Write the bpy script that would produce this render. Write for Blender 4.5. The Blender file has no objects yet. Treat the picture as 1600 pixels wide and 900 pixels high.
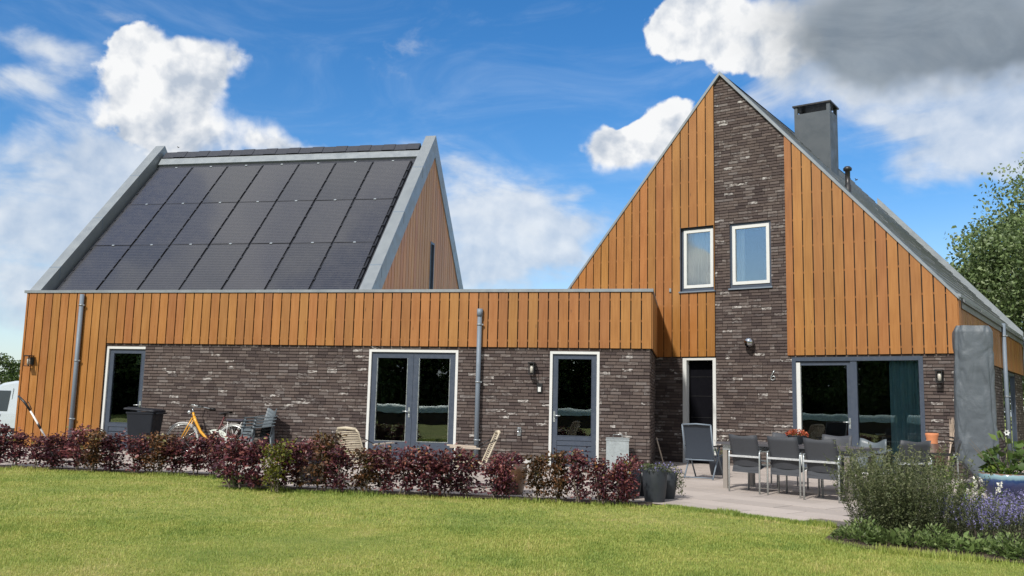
import bpy, bmesh, math, random
import numpy as np
from mathutils import Vector, Matrix, Quaternion

random.seed(7); RNG = np.random.default_rng(11)
sc = bpy.context.scene
col = sc.collection
R = math.radians

# ------------------------------------------------------------------ camera
CAM_H = 1.27
ROW = [[0.99973684, -0.00297138, 0.02274680],      # camera right, up, forward in world axes
       [-0.02294005, -0.12949402, 0.99131481],
       [0.0, 0.99157575, 0.12952811]]
FPX = 1387.48
cam_d = bpy.data.cameras.new('camera'); cam = bpy.data.objects.new('camera', cam_d); col.objects.link(cam)
cam_d.sensor_fit = 'HORIZONTAL'; cam_d.sensor_width = 36.0; cam_d.lens = 36.0 * FPX / 1600.0
cam_d.clip_start = 0.05; cam_d.clip_end = 3000
m = Matrix(((ROW[0][0], ROW[1][0], -ROW[2][0], 0), (ROW[0][1], ROW[1][1], -ROW[2][1], 0),
            (ROW[0][2], ROW[1][2], -ROW[2][2], CAM_H), (0, 0, 0, 1)))
cam.matrix_world = m
sc.camera = cam

# ------------------------------------------------------------------ sun, sky, exposure
SUN_AZ, SUN_EL = 31.0, 43.0            # degrees to the left of straight behind the camera, above the horizon
sdir = Vector((-math.sin(R(SUN_AZ)) * math.cos(R(SUN_EL)), -math.cos(R(SUN_AZ)) * math.cos(R(SUN_EL)), math.sin(R(SUN_EL))))
sun_d = bpy.data.lights.new('sun', 'SUN'); sun_d.energy = 3.7; sun_d.angle = R(3.0); sun_d.color = (1.0, 0.955, 0.89)
sun = bpy.data.objects.new('sun', sun_d); col.objects.link(sun)
sun.rotation_euler = sdir.to_track_quat('Z', 'Y').to_euler(); sun.location = (-20, -25, 30)
sc.view_settings.view_transform = 'Standard'; sc.view_settings.look = 'None'
sc.view_settings.exposure = 0.4; sc.view_settings.gamma = 1.0; sc.view_settings.use_curve_mapping = False

world = bpy.data.worlds.new('World'); sc.world = world; world.use_nodes = True
world.cycles.sampling_method = 'MANUAL'; world.cycles.sample_map_resolution = 256
WT = world.node_tree; WT.nodes.clear()

class NT:
    """tiny helper to write node graphs"""
    def __init__(s, tree): s.t = tree
    def n(s, typ, **kw):
        nd = s.t.nodes.new(typ)
        for k, v in kw.items(): setattr(nd, k, v)
        return nd
    def put(s, sock, v):
        if isinstance(v, bpy.types.NodeSocket): s.t.links.new(v, sock)
        else: sock.default_value = v
    def math(s, op, a, b=None, c=None, clamp=False):
        nd = s.n('ShaderNodeMath', operation=op); nd.use_clamp = clamp
        s.put(nd.inputs[0], a)
        if b is not None: s.put(nd.inputs[1], b)
        if c is not None: s.put(nd.inputs[2], c)
        return nd.outputs[0]
    def vmath(s, op, a, b=None, scale=None):
        nd = s.n('ShaderNodeVectorMath', operation=op); s.put(nd.inputs[0], a)
        if b is not None: s.put(nd.inputs[1], b)
        if scale is not None: s.put(nd.inputs['Scale'], scale)
        return nd.outputs['Value'] if op in ('LENGTH', 'DOT_PRODUCT') else nd.outputs[0]
    def mix(s, f, a, b, blend='MIX'):
        nd = s.n('ShaderNodeMix', data_type='RGBA', blend_type=blend); nd.clamp_factor = True
        s.put(nd.inputs[0], f); s.put(nd.inputs[6], a); s.put(nd.inputs[7], b); return nd.outputs[2]
    def sstep(s, x, lo, hi, a=0.0, b=1.0):
        nd = s.n('ShaderNodeMapRange', interpolation_type='SMOOTHSTEP')
        s.put(nd.inputs[0], x); s.put(nd.inputs[1], lo); s.put(nd.inputs[2], hi); s.put(nd.inputs[3], a); s.put(nd.inputs[4], b)
        return nd.outputs[0]
    def noise(s, vec, scale, detail=4, rough=0.5, dist=0.0, out='Fac', w=None):
        nd = s.n('ShaderNodeTexNoise')
        if w is not None: nd.noise_dimensions = '4D'; s.put(nd.inputs['W'], w)
        s.put(nd.inputs['Vector'], vec); s.put(nd.inputs['Scale'], scale); s.put(nd.inputs['Detail'], detail)
        s.put(nd.inputs['Roughness'], rough); s.put(nd.inputs['Distortion'], dist)
        return nd.outputs[out]
    def voro(s, vec, scale, feature='F1', detail=0.0, rough=0.5, smooth=None, out='Distance'):
        nd = s.n('ShaderNodeTexVoronoi', feature=feature)
        s.put(nd.inputs['Vector'], vec); s.put(nd.inputs['Scale'], scale)
        s.put(nd.inputs['Detail'], detail); s.put(nd.inputs['Roughness'], rough)
        if smooth is not None: s.put(nd.inputs['Smoothness'], smooth)
        return nd.outputs[out]
    def ramp(s, f, stops):
        nd = s.n('ShaderNodeValToRGB'); e = nd.color_ramp.elements
        while len(e) < len(stops): e.new(0.5)
        for i, (p, c) in enumerate(stops): e[i].position = p; e[i].color = (*c, 1) if len(c) == 3 else c
        s.put(nd.inputs[0], f); return nd.outputs[0]
    def map(s, vec, scale=(1, 1, 1), loc=(0, 0, 0), rot=(0, 0, 0)):
        nd = s.n('ShaderNodeMapping'); s.put(nd.inputs[0], vec)
        nd.inputs[1].default_value = loc; nd.inputs[2].default_value = rot; nd.inputs[3].default_value = scale
        return nd.outputs[0]

def build_sky():
    g = NT(WT)
    out = g.n('ShaderNodeOutputWorld'); bg = g.n('ShaderNodeBackground'); bg.inputs[1].default_value = 0.13
    sky = g.n('ShaderNodeTexSky', sky_type='NISHITA'); sky.sun_disc = False
    sky.sun_elevation = R(SUN_EL); sky.sun_rotation = R(180 + SUN_AZ)
    sky.air_density = 1.0; sky.dust_density = 0.6; sky.ozone_density = 3.0; sky.altitude = 0
    hs = g.n('ShaderNodeHueSaturation'); hs.inputs['Saturation'].default_value = 1.34; hs.inputs['Value'].default_value = .90
    hs.inputs['Hue'].default_value = 0.503
    g.t.links.new(sky.outputs[0], hs.inputs['Color'])
    blue = hs.outputs[0]
    tc = g.n('ShaderNodeTexCoord'); v = tc.outputs['Generated']
    # billow warp of the direction, then azimuth / elevation of the warped direction
    w1 = g.vmath('SUBTRACT', g.noise(v, 5.0, 3, 0.55, out='Color'), (0.5, 0.5, 0.5))
    w2 = g.vmath('SUBTRACT', g.noise(v, 19.0, 3, 0.55, out='Color'), (0.5, 0.5, 0.5))
    vw = g.vmath('ADD', v, g.vmath('ADD', g.vmath('SCALE', w1, scale=0.075), g.vmath('SCALE', w2, scale=0.035)))
    sep = g.n('ShaderNodeSeparateXYZ'); g.put(sep.inputs[0], g.vmath('NORMALIZE', vw))
    az = g.math('ARCTAN2', sep.outputs[0], sep.outputs[1]); el = g.math('ARCSINE', sep.outputs[2])
    # the clouds of that afternoon: azimuth, elevation, half width, half height, weight
    crisp = [(-0.383, 0.331, 0.050, 0.034, 1.3), (-0.430, 0.334, 0.026, 0.026, 1.1), (-0.345, 0.354, 0.03, 0.027, 1.2),
             (-0.399, 0.29, 0.050, 0.034, 1.1), (-0.372, 0.266, 0.050, 0.028, .9), (-0.262, 0.270, 0.058, 0.018, 1.0),
             (0.133, 0.294, 0.048, 0.026, 1.2), (0.105, 0.294, 0.03, 0.020, 1.0), (0.172, 0.308, 0.028, 0.020, 1.1),
             (0.222, 0.412, 0.050, 0.035, 1.3), (0.273, 0.392, 0.058, 0.033, 1.3), (0.310, 0.362, 0.036, 0.018, 1.0), (0.187, 0.404, 0.027, 0.020, 1.1)]
    soft = [(-0.524, 0.335, 0.045, 0.014, .85), (-0.437, 0.37, 0.034, 0.014, .55), (-0.532, 0.298, 0.034, 0.012, .8), (-0.480, 0.322, 0.04, 0.014, .45),
            (-0.486, 0.222, 0.15, 0.034, .90), (-0.338, 0.246, 0.12, 0.024, .80), (-0.498, 0.150, 0.11, 0.045, .80), (-0.400, 0.170, 0.11, 0.05, .85),
            (-0.515, 0.095, 0.06, 0.030, 1.0), (-0.06, 0.248, 0.05, 0.022, .55), (-0.01, 0.215, 0.075, 0.030, .8), (0.045, 0.172, 0.085, 0.040, .95), (-0.03, 0.150, 0.08, 0.043, .9), (0.10, 0.205, 0.05, 0.018, .5), (-0.12, 0.27, 0.05, 0.012, .4),
            (0.075, 0.239, 0.018, 0.010, .5), (0.42, 0.398, 0.15, 0.052, 1.4), (0.52, 0.350, 0.15, 0.037, 1.2), (0.374, 0.348, 0.076, 0.022, .9),
            (0.49, 0.278, 0.075, 0.036, .95), (0.430, 0.262, 0.040, 0.022, .7), (0.535, 0.285, 0.06, 0.045, 1.0), (0.411, 0.293, 0.028, 0.010, .6), (0.27, 0.316, 0.035, 0.016, .6)]
    dark = [(0.45, 0.410, 0.150, 0.052, 1.15), (0.50, 0.352, 0.13, 0.026, 1.0), (0.365, 0.372, 0.050, 0.028, .7)]
    def field(bl):
        acc = None
        for b in bl:
            dx = g.math('MULTIPLY_ADD', az, 1.0 / b[2], -b[0] / b[2]); dy = g.math('MULTIPLY_ADD', el, 1.0 / b[3], -b[1] / b[3])
            r2 = g.math('MULTIPLY_ADD', dx, dx, g.math('MULTIPLY', dy, dy)); e = g.math('POWER', 0.4066, r2)
            acc = g.math('MULTIPLY', e, b[4]) if acc is None else g.math('MULTIPLY_ADD', e, b[4], acc)
        return acc
    f1 = field(crisp); f2 = field(soft); fd = field(dark)
    # elsewhere in the sky: the same kind of broken cumulus, from noise
    inview = g.math('MULTIPLY', g.sstep(g.math('ABSOLUTE', az), 0.56, 0.85, 1.0, 0.0), g.sstep(el, 0.46, 0.62, 1.0, 0.0))
    wild = g.sstep(g.noise(v, 2.6, 4, 0.55), 0.37, 0.54, 0.0, 1.2)
    f1 = g.math('MULTIPLY_ADD', wild, g.math('SUBTRACT', 1.0, inview), f1)
    def hf(vec):                                  # cauliflower relief
        vv = g.vmath('ADD', vec, g.vmath('SCALE', g.vmath('SUBTRACT', g.noise(vec, 22.0, 3, 0.6, out='Color'), (0.5, 0.5, 0.5)), scale=0.045))
        p1 = g.voro(vv, 17.0); p2 = g.voro(vv, 43.0); nz = g.noise(vec, 12.0, 6, 0.6, 0.2)
        h = g.math('MULTIPLY_ADD', p1, -0.62, g.math('MULTIPLY_ADD', p2, -0.30, 0.40))
        return g.math('MULTIPLY_ADD', nz, 1.5, g.math('SUBTRACT', h, 0.75))
    off = g.vmath('ADD', v, (-0.010, 0.0, 0.016))
    h0 = hf(v); h1 = hf(off)
    fine = g.math('SUBTRACT', g.noise(v, 40.0, 6, 0.65), 0.5)
    fine2 = g.math('SUBTRACT', g.noise(g.map(v, (1, 1, 2.3)), 6.5, 7, 0.60, .5), 0.5)
    d1 = g.math('ADD', f1, g.math('ADD', g.math('MULTIPLY', h0, 0.75), g.math('MULTIPLY', fine, 0.42)))
    d2 = g.math('ADD', f2, g.math('ADD', g.math('MULTIPLY', fine2, 2.4), g.math('MULTIPLY', h0, 0.22)))
    a1 = g.sstep(d1, 0.34, g.sstep(g.noise(v, 6.0, 3, .5), .42, .60, .54, 1.15)); a2 = g.math('MULTIPLY', g.sstep(d2, 0.18, 1.10), .86)
    # thin high cloud and the pale air near the horizon
    veil = g.math('MULTIPLY', g.sstep(g.noise(g.map(v, (2.2, 2.2, 6.0), rot=(0, .5, .3)), 2.0, 6, 0.62, 1.0), 0.46, 0.84), 0.20)
    haze = g.sstep(el, 0.02, 0.26, 0.40, 0.0)
    # light and shade inside the cloud from its own relief, lit from the sun's side
    rel = g.math('MULTIPLY', g.math('SUBTRACT', h0, h1), 2.3)
    broad = g.sstep(g.noise(v, 8.0, 3, 0.5), 0.36, 0.64, -0.16, 0.10)
    lit = g.math('ADD', rel, broad)
    edge = g.sstep(d1, 0.45, 1.4, 0.16, -0.10)
    s1 = g.math('ADD', g.math('ADD', g.math('ADD', lit, edge), g.sstep(el, 0.24, 0.38, -.22, .10)), 0.71, clamp=True); s2 = g.math('ADD', g.math('MULTIPLY_ADD', lit, .45, g.math('MULTIPLY', fine2, 1.3)), 0.55, clamp=True)
    c1 = g.mix(s1, (2.9, 3.3, 3.9, 1), (5.5, 5.55, 5.6, 1)); c2 = g.mix(s2, (2.6, 3.2, 4.1, 1), (4.9, 5.1, 5.3, 1))
    dk = g.math('MULTIPLY', g.sstep(g.math('ADD', fd, g.math('MULTIPLY_ADD', fine2, .9, g.math('MULTIPLY', h0, .15))), 0.08, 1.05), 0.90)
    dcol = g.mix(g.sstep(g.math('MULTIPLY_ADD', fine2, 1.2, g.noise(v, 5.0, 4, 0.5)), .25, .75), (0.95, 1.2, 1.48, 1), (1.75, 2.05, 2.35, 1))
    c = g.mix(g.math('MAXIMUM', veil, haze), blue, (4.3, 5.0, 5.8, 1))
    c = g.mix(a2, c, c2); c = g.mix(a1, c, c1)
    c = g.mix(dk, c, dcol)
    g.t.links.new(c, bg.inputs[0]); g.t.links.new(bg.outputs[0], out.inputs[0])
build_sky()

# ------------------------------------------------------------------ helpers
def tag(o, label=None, cat=None, group=None, kind=None):
    if label: o['label'] = label
    if cat: o['category'] = cat
    if group: o['group'] = group
    if kind: o['kind'] = kind
    return o
def empty(name, loc=(0, 0, 0), rz=0.0):
    o = bpy.data.objects.new(name, None); o.empty_display_size = 0.2; col.objects.link(o)
    o.location = loc; o.rotation_euler = (0, 0, rz); return o
def link(name, me, parent=None, loc=None, rot=None):
    o = bpy.data.objects.new(name, me); col.objects.link(o)
    if parent is not None: o.parent = parent
    if loc is not None: o.location = loc
    if rot is not None: o.rotation_euler = rot
    return o
def copy_tree(o, parent=None):
    c = o.copy(); col.objects.link(c); c.parent = parent
    for ch in list(o.children): copy_tree(ch, c)
    return c

class MB:
    """collects shapes; build() links them as ONE mesh object"""
    def __init__(s): s.v = []; s.f = []; s.r = []; s.w = []; s.sm = []
    def add(s, vs, fs, rnd=0.5, wht=0.0, smooth=False):
        b = len(s.v); s.v.extend(vs)
        for f in fs: s.f.append([b + i for i in f]); s.r.append(rnd); s.w.append(wht); s.sm.append(smooth)
        return s
    def box(s, x0, x1, y0, y1, z0, z1, rnd=0.5, wht=0.0, back=True):
        vs = [(x0, y0, z0), (x1, y0, z0), (x1, y1, z0), (x0, y1, z0), (x0, y0, z1), (x1, y0, z1), (x1, y1, z1), (x0, y1, z1)]
        fs = [(0, 1, 5, 4), (1, 2, 6, 5), (3, 0, 4, 7), (4, 5, 6, 7), (3, 2, 1, 0)]
        if back: fs.append((2, 3, 7, 6))
        return s.add(vs, fs, rnd, wht)
    def prism(s, poly, y0, y1, rnd=0.5, wht=0.0, back=True):
        n = len(poly)
        ar = sum(poly[i][0] * poly[(i + 1) % n][1] - poly[(i + 1) % n][0] * poly[i][1] for i in range(n))
        if ar < 0: poly = poly[::-1]
        vs = [(p[0], y0, p[1]) for p in poly] + [(p[0], y1, p[1]) for p in poly]
        fs = [tuple(range(n))] + [(i, n + i, n + (i + 1) % n, (i + 1) % n) for i in range(n)]
        if back: fs.append(tuple(range(2 * n - 1, n - 1, -1)))
        return s.add(vs, fs, rnd, wht)
    def obox(s, c, ax, ay, az, hx, hy, hz, rnd=.5):
        c, ax, ay, az = Vector(c), Vector(ax), Vector(ay), Vector(az)
        vs = [tuple(c + ax * hx * i + ay * hy * j + az * hz * k) for i, j, k in
              ((-1, -1, -1), (1, -1, -1), (1, 1, -1), (-1, 1, -1), (-1, -1, 1), (1, -1, 1), (1, 1, 1), (-1, 1, 1))]
        return s.add(vs, [(0, 1, 5, 4), (1, 2, 6, 5), (2, 3, 7, 6), (3, 0, 4, 7), (4, 5, 6, 7), (3, 2, 1, 0)], rnd)
    def bar(s, a, b, w, h=None, up=(0, 0, 1)):
        a, b = Vector(a), Vector(b); d = (b - a).normalized(); u = Vector(up)
        x = d.cross(u)
        if x.length < 1e-4: x = d.cross(Vector((1, 0, 0)))
        x.normalize(); y = x.cross(d)
        return s.obox((a + b) / 2, d, x, y, (b - a).length / 2, w / 2, (h or w) / 2)
    def tube(s, pts, r, n=8, cap=True, smooth=True, rnd=.5):
        pts = [Vector(p) for p in pts]; k = len(pts); rs = r if isinstance(r, (list, tuple)) else [r] * k
        vs = []; ref = Vector((0.31, 0.17, 0.93))
        for i, p in enumerate(pts):
            d = (pts[min(i + 1, k - 1)] - pts[max(i - 1, 0)]).normalized()
            x = d.cross(ref)
            if x.length < 0.05: x = d.cross(Vector((1, 0, 0)))
            x.normalize(); y = d.cross(x)
            for j in range(n):
                a = 2 * math.pi * j / n; vs.append(tuple(p + (x * math.cos(a) + y * math.sin(a)) * rs[i]))
        fs = [(i * n + j, i * n + (j + 1) % n, (i + 1) * n + (j + 1) % n, (i + 1) * n + j) for i in range(k - 1) for j in range(n)]
        if cap: fs += [tuple(range(n - 1, -1, -1)), tuple(range((k - 1) * n, k * n))]
        return s.add(vs, fs, rnd, 0, smooth)
    def lathe(s, prof, n=20, c=(0, 0, 0), smooth=True, rnd=.5, sx=1.0, sy=1.0):
        vs = []
        for r, z in prof:
            for j in range(n):
                a = 2 * math.pi * j / n; vs.append((c[0] + r * sx * math.cos(a), c[1] + r * sy * math.sin(a), c[2] + z))
        fs = [(i * n + j, i * n + (j + 1) % n, (i + 1) * n + (j + 1) % n, (i + 1) * n + j) for i in range(len(prof) - 1) for j in range(n)]
        return s.add(vs, fs, rnd, 0, smooth)
    def grid(s, fn, nu, nv, smooth=True, closed_u=False):
        vs = [tuple(fn(i / (nu if closed_u else nu - 1), j / (nv - 1))) for j in range(nv) for i in range(nu)]
        fs = []
        for j in range(nv - 1):
            for i in range(nu if closed_u else nu - 1):
                i2 = (i + 1) % nu; fs.append((j * nu + i, j * nu + i2, (j + 1) * nu + i2, (j + 1) * nu + i))
        return s.add(vs, fs, .5, 0, smooth)
    def mesh(s, name, mat, attrs=False):
        me = bpy.data.meshes.new(name); me.from_pydata(s.v, [], s.f)
        if mat: me.materials.append(mat)
        if any(s.sm): me.polygons.foreach_set('use_smooth', s.sm)
        if attrs:
            a = me.attributes.new('rnd', 'FLOAT', 'FACE'); a.data.foreach_set('value', s.r)
            a = me.attributes.new('wht', 'FLOAT', 'FACE'); a.data.foreach_set('value', s.w)
        me.update(); return me
    def build(s, name, mat, parent=None, loc=None, rot=None, attrs=False):
        return link(name, s.mesh(name, mat, attrs), parent, loc, rot)

def clip(poly, planes):
    """keep the part of poly where a*x+b*z<=c for every plane"""
    for a, b, c in planes:
        out = []
        for i in range(len(poly)):
            p, q = poly[i], poly[(i + 1) % len(poly)]
            dp = a * p[0] + b * p[1] - c; dq = a * q[0] + b * q[1] - c
            if dp <= 0: out.append(p)
            if (dp < 0 < dq) or (dq < 0 < dp):
                t = dp / (dp - dq); out.append((p[0] + (q[0] - p[0]) * t, p[1] + (q[1] - p[1]) * t))
        poly = out
        if len(poly) < 3: return []
    return poly
def rects_around(x0, x1, z0, z1, ops):
    """rectangles of a wall that remain round its openings"""
    xs = sorted({x0, x1} | {min(max(o[k], x0), x1) for o in ops for k in (0, 1)}); res = []
    for a, b in zip(xs[:-1], xs[1:]):
        if b - a < 1e-5: continue
        mx = (a + b) / 2; cur = z0
        for o in sorted([o for o in ops if o[0] < mx < o[1]], key=lambda o: o[2]):
            if o[2] > cur + 1e-5: res.append((a, b, cur, min(o[2], z1)))
            cur = max(cur, o[3])
        if cur < z1 - 1e-5: res.append((a, b, cur, z1))
    return res

# ------------------------------------------------------------------ materials
def newmat(name):
    mt = bpy.data.materials.new(name); mt.use_nodes = True; t = mt.node_tree; t.nodes.clear(); g = NT(t)
    out = g.n('ShaderNodeOutputMaterial'); return mt, g, out
def principled(g, out, colr, rough=.6, metal=0.0, spec=.5, normal=None, coat=0.0):
    p = g.n('ShaderNodeBsdfPrincipled')
    g.put(p.inputs['Base Color'], colr if isinstance(colr, bpy.types.NodeSocket) else (*colr[:3], 1))
    g.put(p.inputs['Roughness'], rough); g.put(p.inputs['Metallic'], metal); g.put(p.inputs['Specular IOR Level'], spec)
    if coat: g.put(p.inputs['Coat Weight'], coat); g.put(p.inputs['Coat Roughness'], 0.06)
    if normal is not None: g.put(p.inputs['Normal'], normal)
    g.t.links.new(p.outputs[0], out.inputs[0]); return p
def bump(g, h, strength=.3, dist=.01):
    b = g.n('ShaderNodeBump'); g.put(b.inputs['Strength'], strength); g.put(b.inputs['Distance'], dist); g.put(b.inputs['Height'], h); return b.outputs[0]
def scale3(c, k): return tuple(x * k for x in c)

def simple(name, c, rough=.5, metal=0.0, var=.18, nscale=6.0, bumps=0.0, coat=0.0, spec=.5, bscale=60.0):
    """painted / plastic / metal surface with mottling and slight wear"""
    mt, g, out = newmat(name); tc = g.n('ShaderNodeTexCoord'); o = tc.outputs['Object']
    n = g.noise(o, nscale, 5, .6); cc = g.mix(n, (*scale3(c, 1 - var), 1), (*scale3(c, 1 + var), 1))
    rr = g.sstep(g.noise(o, nscale * 2.3, 4, .6), .3, .7, max(rough - .08, .02), min(rough + .08, 1))
    nm = bump(g, g.noise(o, bscale, 4, .6), bumps, .004) if bumps else None
    principled(g, out, cc, rr, metal, spec, nm, coat); return mt

def mat_wood(name, c1, c2, c3):
    mt, g, out = newmat(name); tc = g.n('ShaderNodeTexCoord'); o = tc.outputs['Object']; oi = g.n('ShaderNodeObjectInfo')
    w = g.math('MULTIPLY', oi.outputs['Random'], 37.0)
    grain = g.noise(g.map(o, (34, 34, 1.6)), 1.0, 6, .62, .35, w=w)
    fine = g.noise(g.map(o, (120, 120, 3.0)), 1.0, 3, .5, 0, w=w)
    blot = g.noise(g.map(o, (2.5, 2.5, 1.1)), 1.0, 3, .5, 0, w=w)
    t = g.math('ADD', g.math('MULTIPLY', grain, .45), g.math('ADD', g.math('MULTIPLY', blot, .45), g.math('MULTIPLY', fine, .12)))
    cc = g.ramp(t, [(.36, c3), (.5, c1), (.64, c2)])
    kn = g.voro(g.map(o, (5.0, 5.0, 1.5), loc=(0, 0, 0)), 1.0, 'F1'); 
    kx = g.n('ShaderNodeTexVoronoi', voronoi_dimensions='4D'); g.put(kx.inputs['Vector'], g.map(o, (9, 9, 2.2))); g.put(kx.inputs['W'], w); g.put(kx.inputs['Scale'], 1.0)
    knot = g.sstep(kx.outputs['Distance'], .05, .13, .75, 0.0)
    cc = g.mix(knot, cc, (*scale3(c3, .42), 1))
    hs = g.n('ShaderNodeHueSaturation'); g.put(hs.inputs['Color'], cc)
    g.put(hs.inputs['Value'], g.sstep(oi.outputs['Random'], 0, 1, .90, 1.09)); g.put(hs.inputs['Hue'], g.math('ADD', .495, g.math('MULTIPLY', g.math('FRACT', g.math('MULTIPLY', oi.outputs['Random'], 13.7)), .013)))
    principled(g, out, hs.outputs[0], g.sstep(grain, .3, .7, .42, .58), 0, .55, bump(g, grain, .35, .004)); return mt

def mat_brick():
    mt, g, out = newmat('clinker_brick'); at = g.n('ShaderNodeAttribute', attribute_name='rnd'); wa = g.n('ShaderNodeAttribute', attribute_name='wht')
    ge = g.n('ShaderNodeNewGeometry'); p = ge.outputs['Position']
    base = g.ramp(at.outputs['Fac'], [(0, (.047, .035, .033)), (.25, (.065, .050, .046)), (.5, (.085, .066, .058)), (.72, (.105, .084, .074)), (.9, (.120, .105, .099)), (1, (.145, .128, .118))])
    n = g.noise(g.map(p, (9, 9, 22)), 1.0, 6, .65); n2 = g.noise(p, 70, 4, .6)
    cc = g.mix(g.math('MULTIPLY', n, .9), g.mix(1.0, base, (.62, .6, .62, 1), 'MULTIPLY'), g.mix(1.0, base, (1.45, 1.42, 1.40, 1), 'MULTIPLY'))
    cc = g.mix(g.sstep(n2, .55, .8, 0, .35), cc, (.17, .15, .14, 1))
    smear = g.math('MULTIPLY', g.sstep(g.noise(g.map(p, (12, 12, 34)), 1.0, 4, .6, .5), .42, .66), wa.outputs['Fac'])
    cc = g.mix(g.math('MULTIPLY', smear, .85), cc, (.50, .48, .45, 1))
    principled(g, out, cc, .82, 0, .3, bump(g, g.math('ADD', n, g.math('MULTIPLY', n2, .4)), .5, .006)); return mt

def mat_leaf(name, cols, rough=.45, trans=.35, scale=1.0, emphas=None):
    mt, g, out = newmat(name); at = g.n('ShaderNodeAttribute', attribute_name='rnd'); oi = g.n('ShaderNodeObjectInfo')
    cc = g.ramp(at.outputs['Fac'], cols)
    hs = g.n('ShaderNodeHueSaturation'); g.put(hs.inputs['Color'], cc); g.put(hs.inputs['Value'], g.sstep(oi.outputs['Random'], 0, 1, .8, 1.25))
    p = g.n('ShaderNodeBsdfPrincipled'); g.put(p.inputs['Base Color'], hs.outputs[0]); g.put(p.inputs['Roughness'], rough); g.put(p.inputs['Specular IOR Level'], .35)
    tr = g.n('ShaderNodeBsdfTranslucent'); g.put(tr.inputs[0], hs.outputs[0])
    mx = g.n('ShaderNodeMixShader'); g.put(mx.inputs[0], trans); g.t.links.new(p.outputs[0], mx.inputs[1]); g.t.links.new(tr.outputs[0], mx.inputs[2])
    g.t.links.new(mx.outputs[0], out.inputs[0]); return mt

def mat_glass(name, tint=(.75, .80, .80), boost=1.35):
    mt, g, out = newmat(name)
    tr = g.n('ShaderNodeBsdfTransparent'); tr.inputs[0].default_value = (*tint, 1)
    gl = g.n('ShaderNodeBsdfGlossy'); gl.inputs['Roughness'].default_value = 0.0; gl.inputs[0].default_value = (.95, 1, 1, 1)
    ge = g.n('ShaderNodeNewGeometry'); nm = bump(g, g.noise(ge.outputs['Position'], 1.6, 2, .5), .014, .05); g.put(gl.inputs['Normal'], nm)
    fr = g.n('ShaderNodeFresnel'); fr.inputs[0].default_value = 1.55
    mx = g.n('ShaderNodeMixShader'); g.put(mx.inputs[0], g.math('MULTIPLY', fr.outputs[0], boost * 1.5, clamp=True))
    g.t.links.new(tr.outputs[0], mx.inputs[1]); g.t.links.new(gl.outputs[0], mx.inputs[2]); g.t.links.new(mx.outputs[0], out.inputs[0]); return mt

def mat_panel():
    mt, g, out = newmat('solar_cells'); tc = g.n('ShaderNodeTexCoord'); o = tc.outputs['Object']; oi = g.n('ShaderNodeObjectInfo')
    s = g.n('ShaderNodeSeparateXYZ'); g.put(s.inputs[0], o)
    line = g.sstep(g.math('ABSOLUTE', g.math('SUBTRACT', g.math('FRACT', g.math('MULTIPLY', s.outputs[1], 1 / .066)), .5)), .20, .48)
    wire = g.sstep(g.math('ABSOLUTE', g.math('SUBTRACT', g.math('FRACT', g.math('MULTIPLY', s.outputs[0], 1 / .178)), .5)), .47, .495)
    tone = g.mix(g.math('FRACT', g.math('MULTIPLY', oi.outputs['Random'], 7.3)), (.014, .0135, .015, 1), (.030, .028, .031, 1))
    cc = g.mix(g.math('MULTIPLY', line, .75), tone, (.065, .064, .07, 1)); cc = g.mix(g.math('MULTIPLY', wire, .30), cc, (.06, .062, .07, 1))
    dirt = g.noise(o, 3.0, 5, .6)
    principled(g, out, cc, g.sstep(dirt, .3, .7, .20, .32), 0, .75, None, .5); return mt

def mat_grass_ground():
    mt, g, out = newmat('turf'); ge = g.n('ShaderNodeNewGeometry'); p = ge.outputs['Position']
    n1 = g.noise(p, .55, 4, .6, .3); n2 = g.noise(p, 4.0, 5, .65); n3 = g.noise(p, 45.0, 4, .7)
    cc = g.ramp(g.math('ADD', g.math('MULTIPLY', n1, .55), g.math('MULTIPLY', n2, .45)), [(.34, (.16, .21, .045)), (.5, (.26, .285, .07)), (.66, (.37, .34, .12))])
    cc = g.mix(g.sstep(n3, .35, .7, .0, .55), cc, (.12, .15, .03, 1))
    principled(g, out, cc, .9, 0, .2, bump(g, n3, .8, .03)); return mt
def mat_blades():
    mt, g, out = newmat('grass_blades'); ge = g.n('ShaderNodeNewGeometry'); p = ge.outputs['Position']; at = g.n('ShaderNodeAttribute', attribute_name='rnd')
    n1 = g.noise(p, .55, 4, .6, .3); n2 = g.noise(p, 4.0, 5, .65)
    n1 = g.math('MULTIPLY_ADD', g.noise(p, 1.9, 3, .55, .4), .45, g.math('MULTIPLY_ADD', n1, 1.1, -.27))
    f = g.math('ADD', g.math('ADD', g.math('MULTIPLY', n1, .62), g.math('MULTIPLY', n2, .30)), g.math('MULTIPLY', g.math('SUBTRACT', at.outputs['Fac'], .3), .22))
    cc = g.ramp(f, [(.32, (.19, .28, .060)), (.5, (.345, .405, .092)), (.64, (.47, .46, .14)), (.78, (.56, .47, .23))])
    d = g.n('ShaderNodeBsdfPrincipled'); g.put(d.inputs['Base Color'], cc); g.put(d.inputs['Roughness'], .55); g.put(d.inputs['Specular IOR Level'], .3)
    tr = g.n('ShaderNodeBsdfTranslucent'); g.put(tr.inputs[0], cc); mx = g.n('ShaderNodeMixShader'); g.put(mx.inputs[0], .45)
    g.t.links.new(d.outputs[0], mx.inputs[1]); g.t.links.new(tr.outputs[0], mx.inputs[2]); g.t.links.new(mx.outputs[0], out.inputs[0]); return mt
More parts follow.
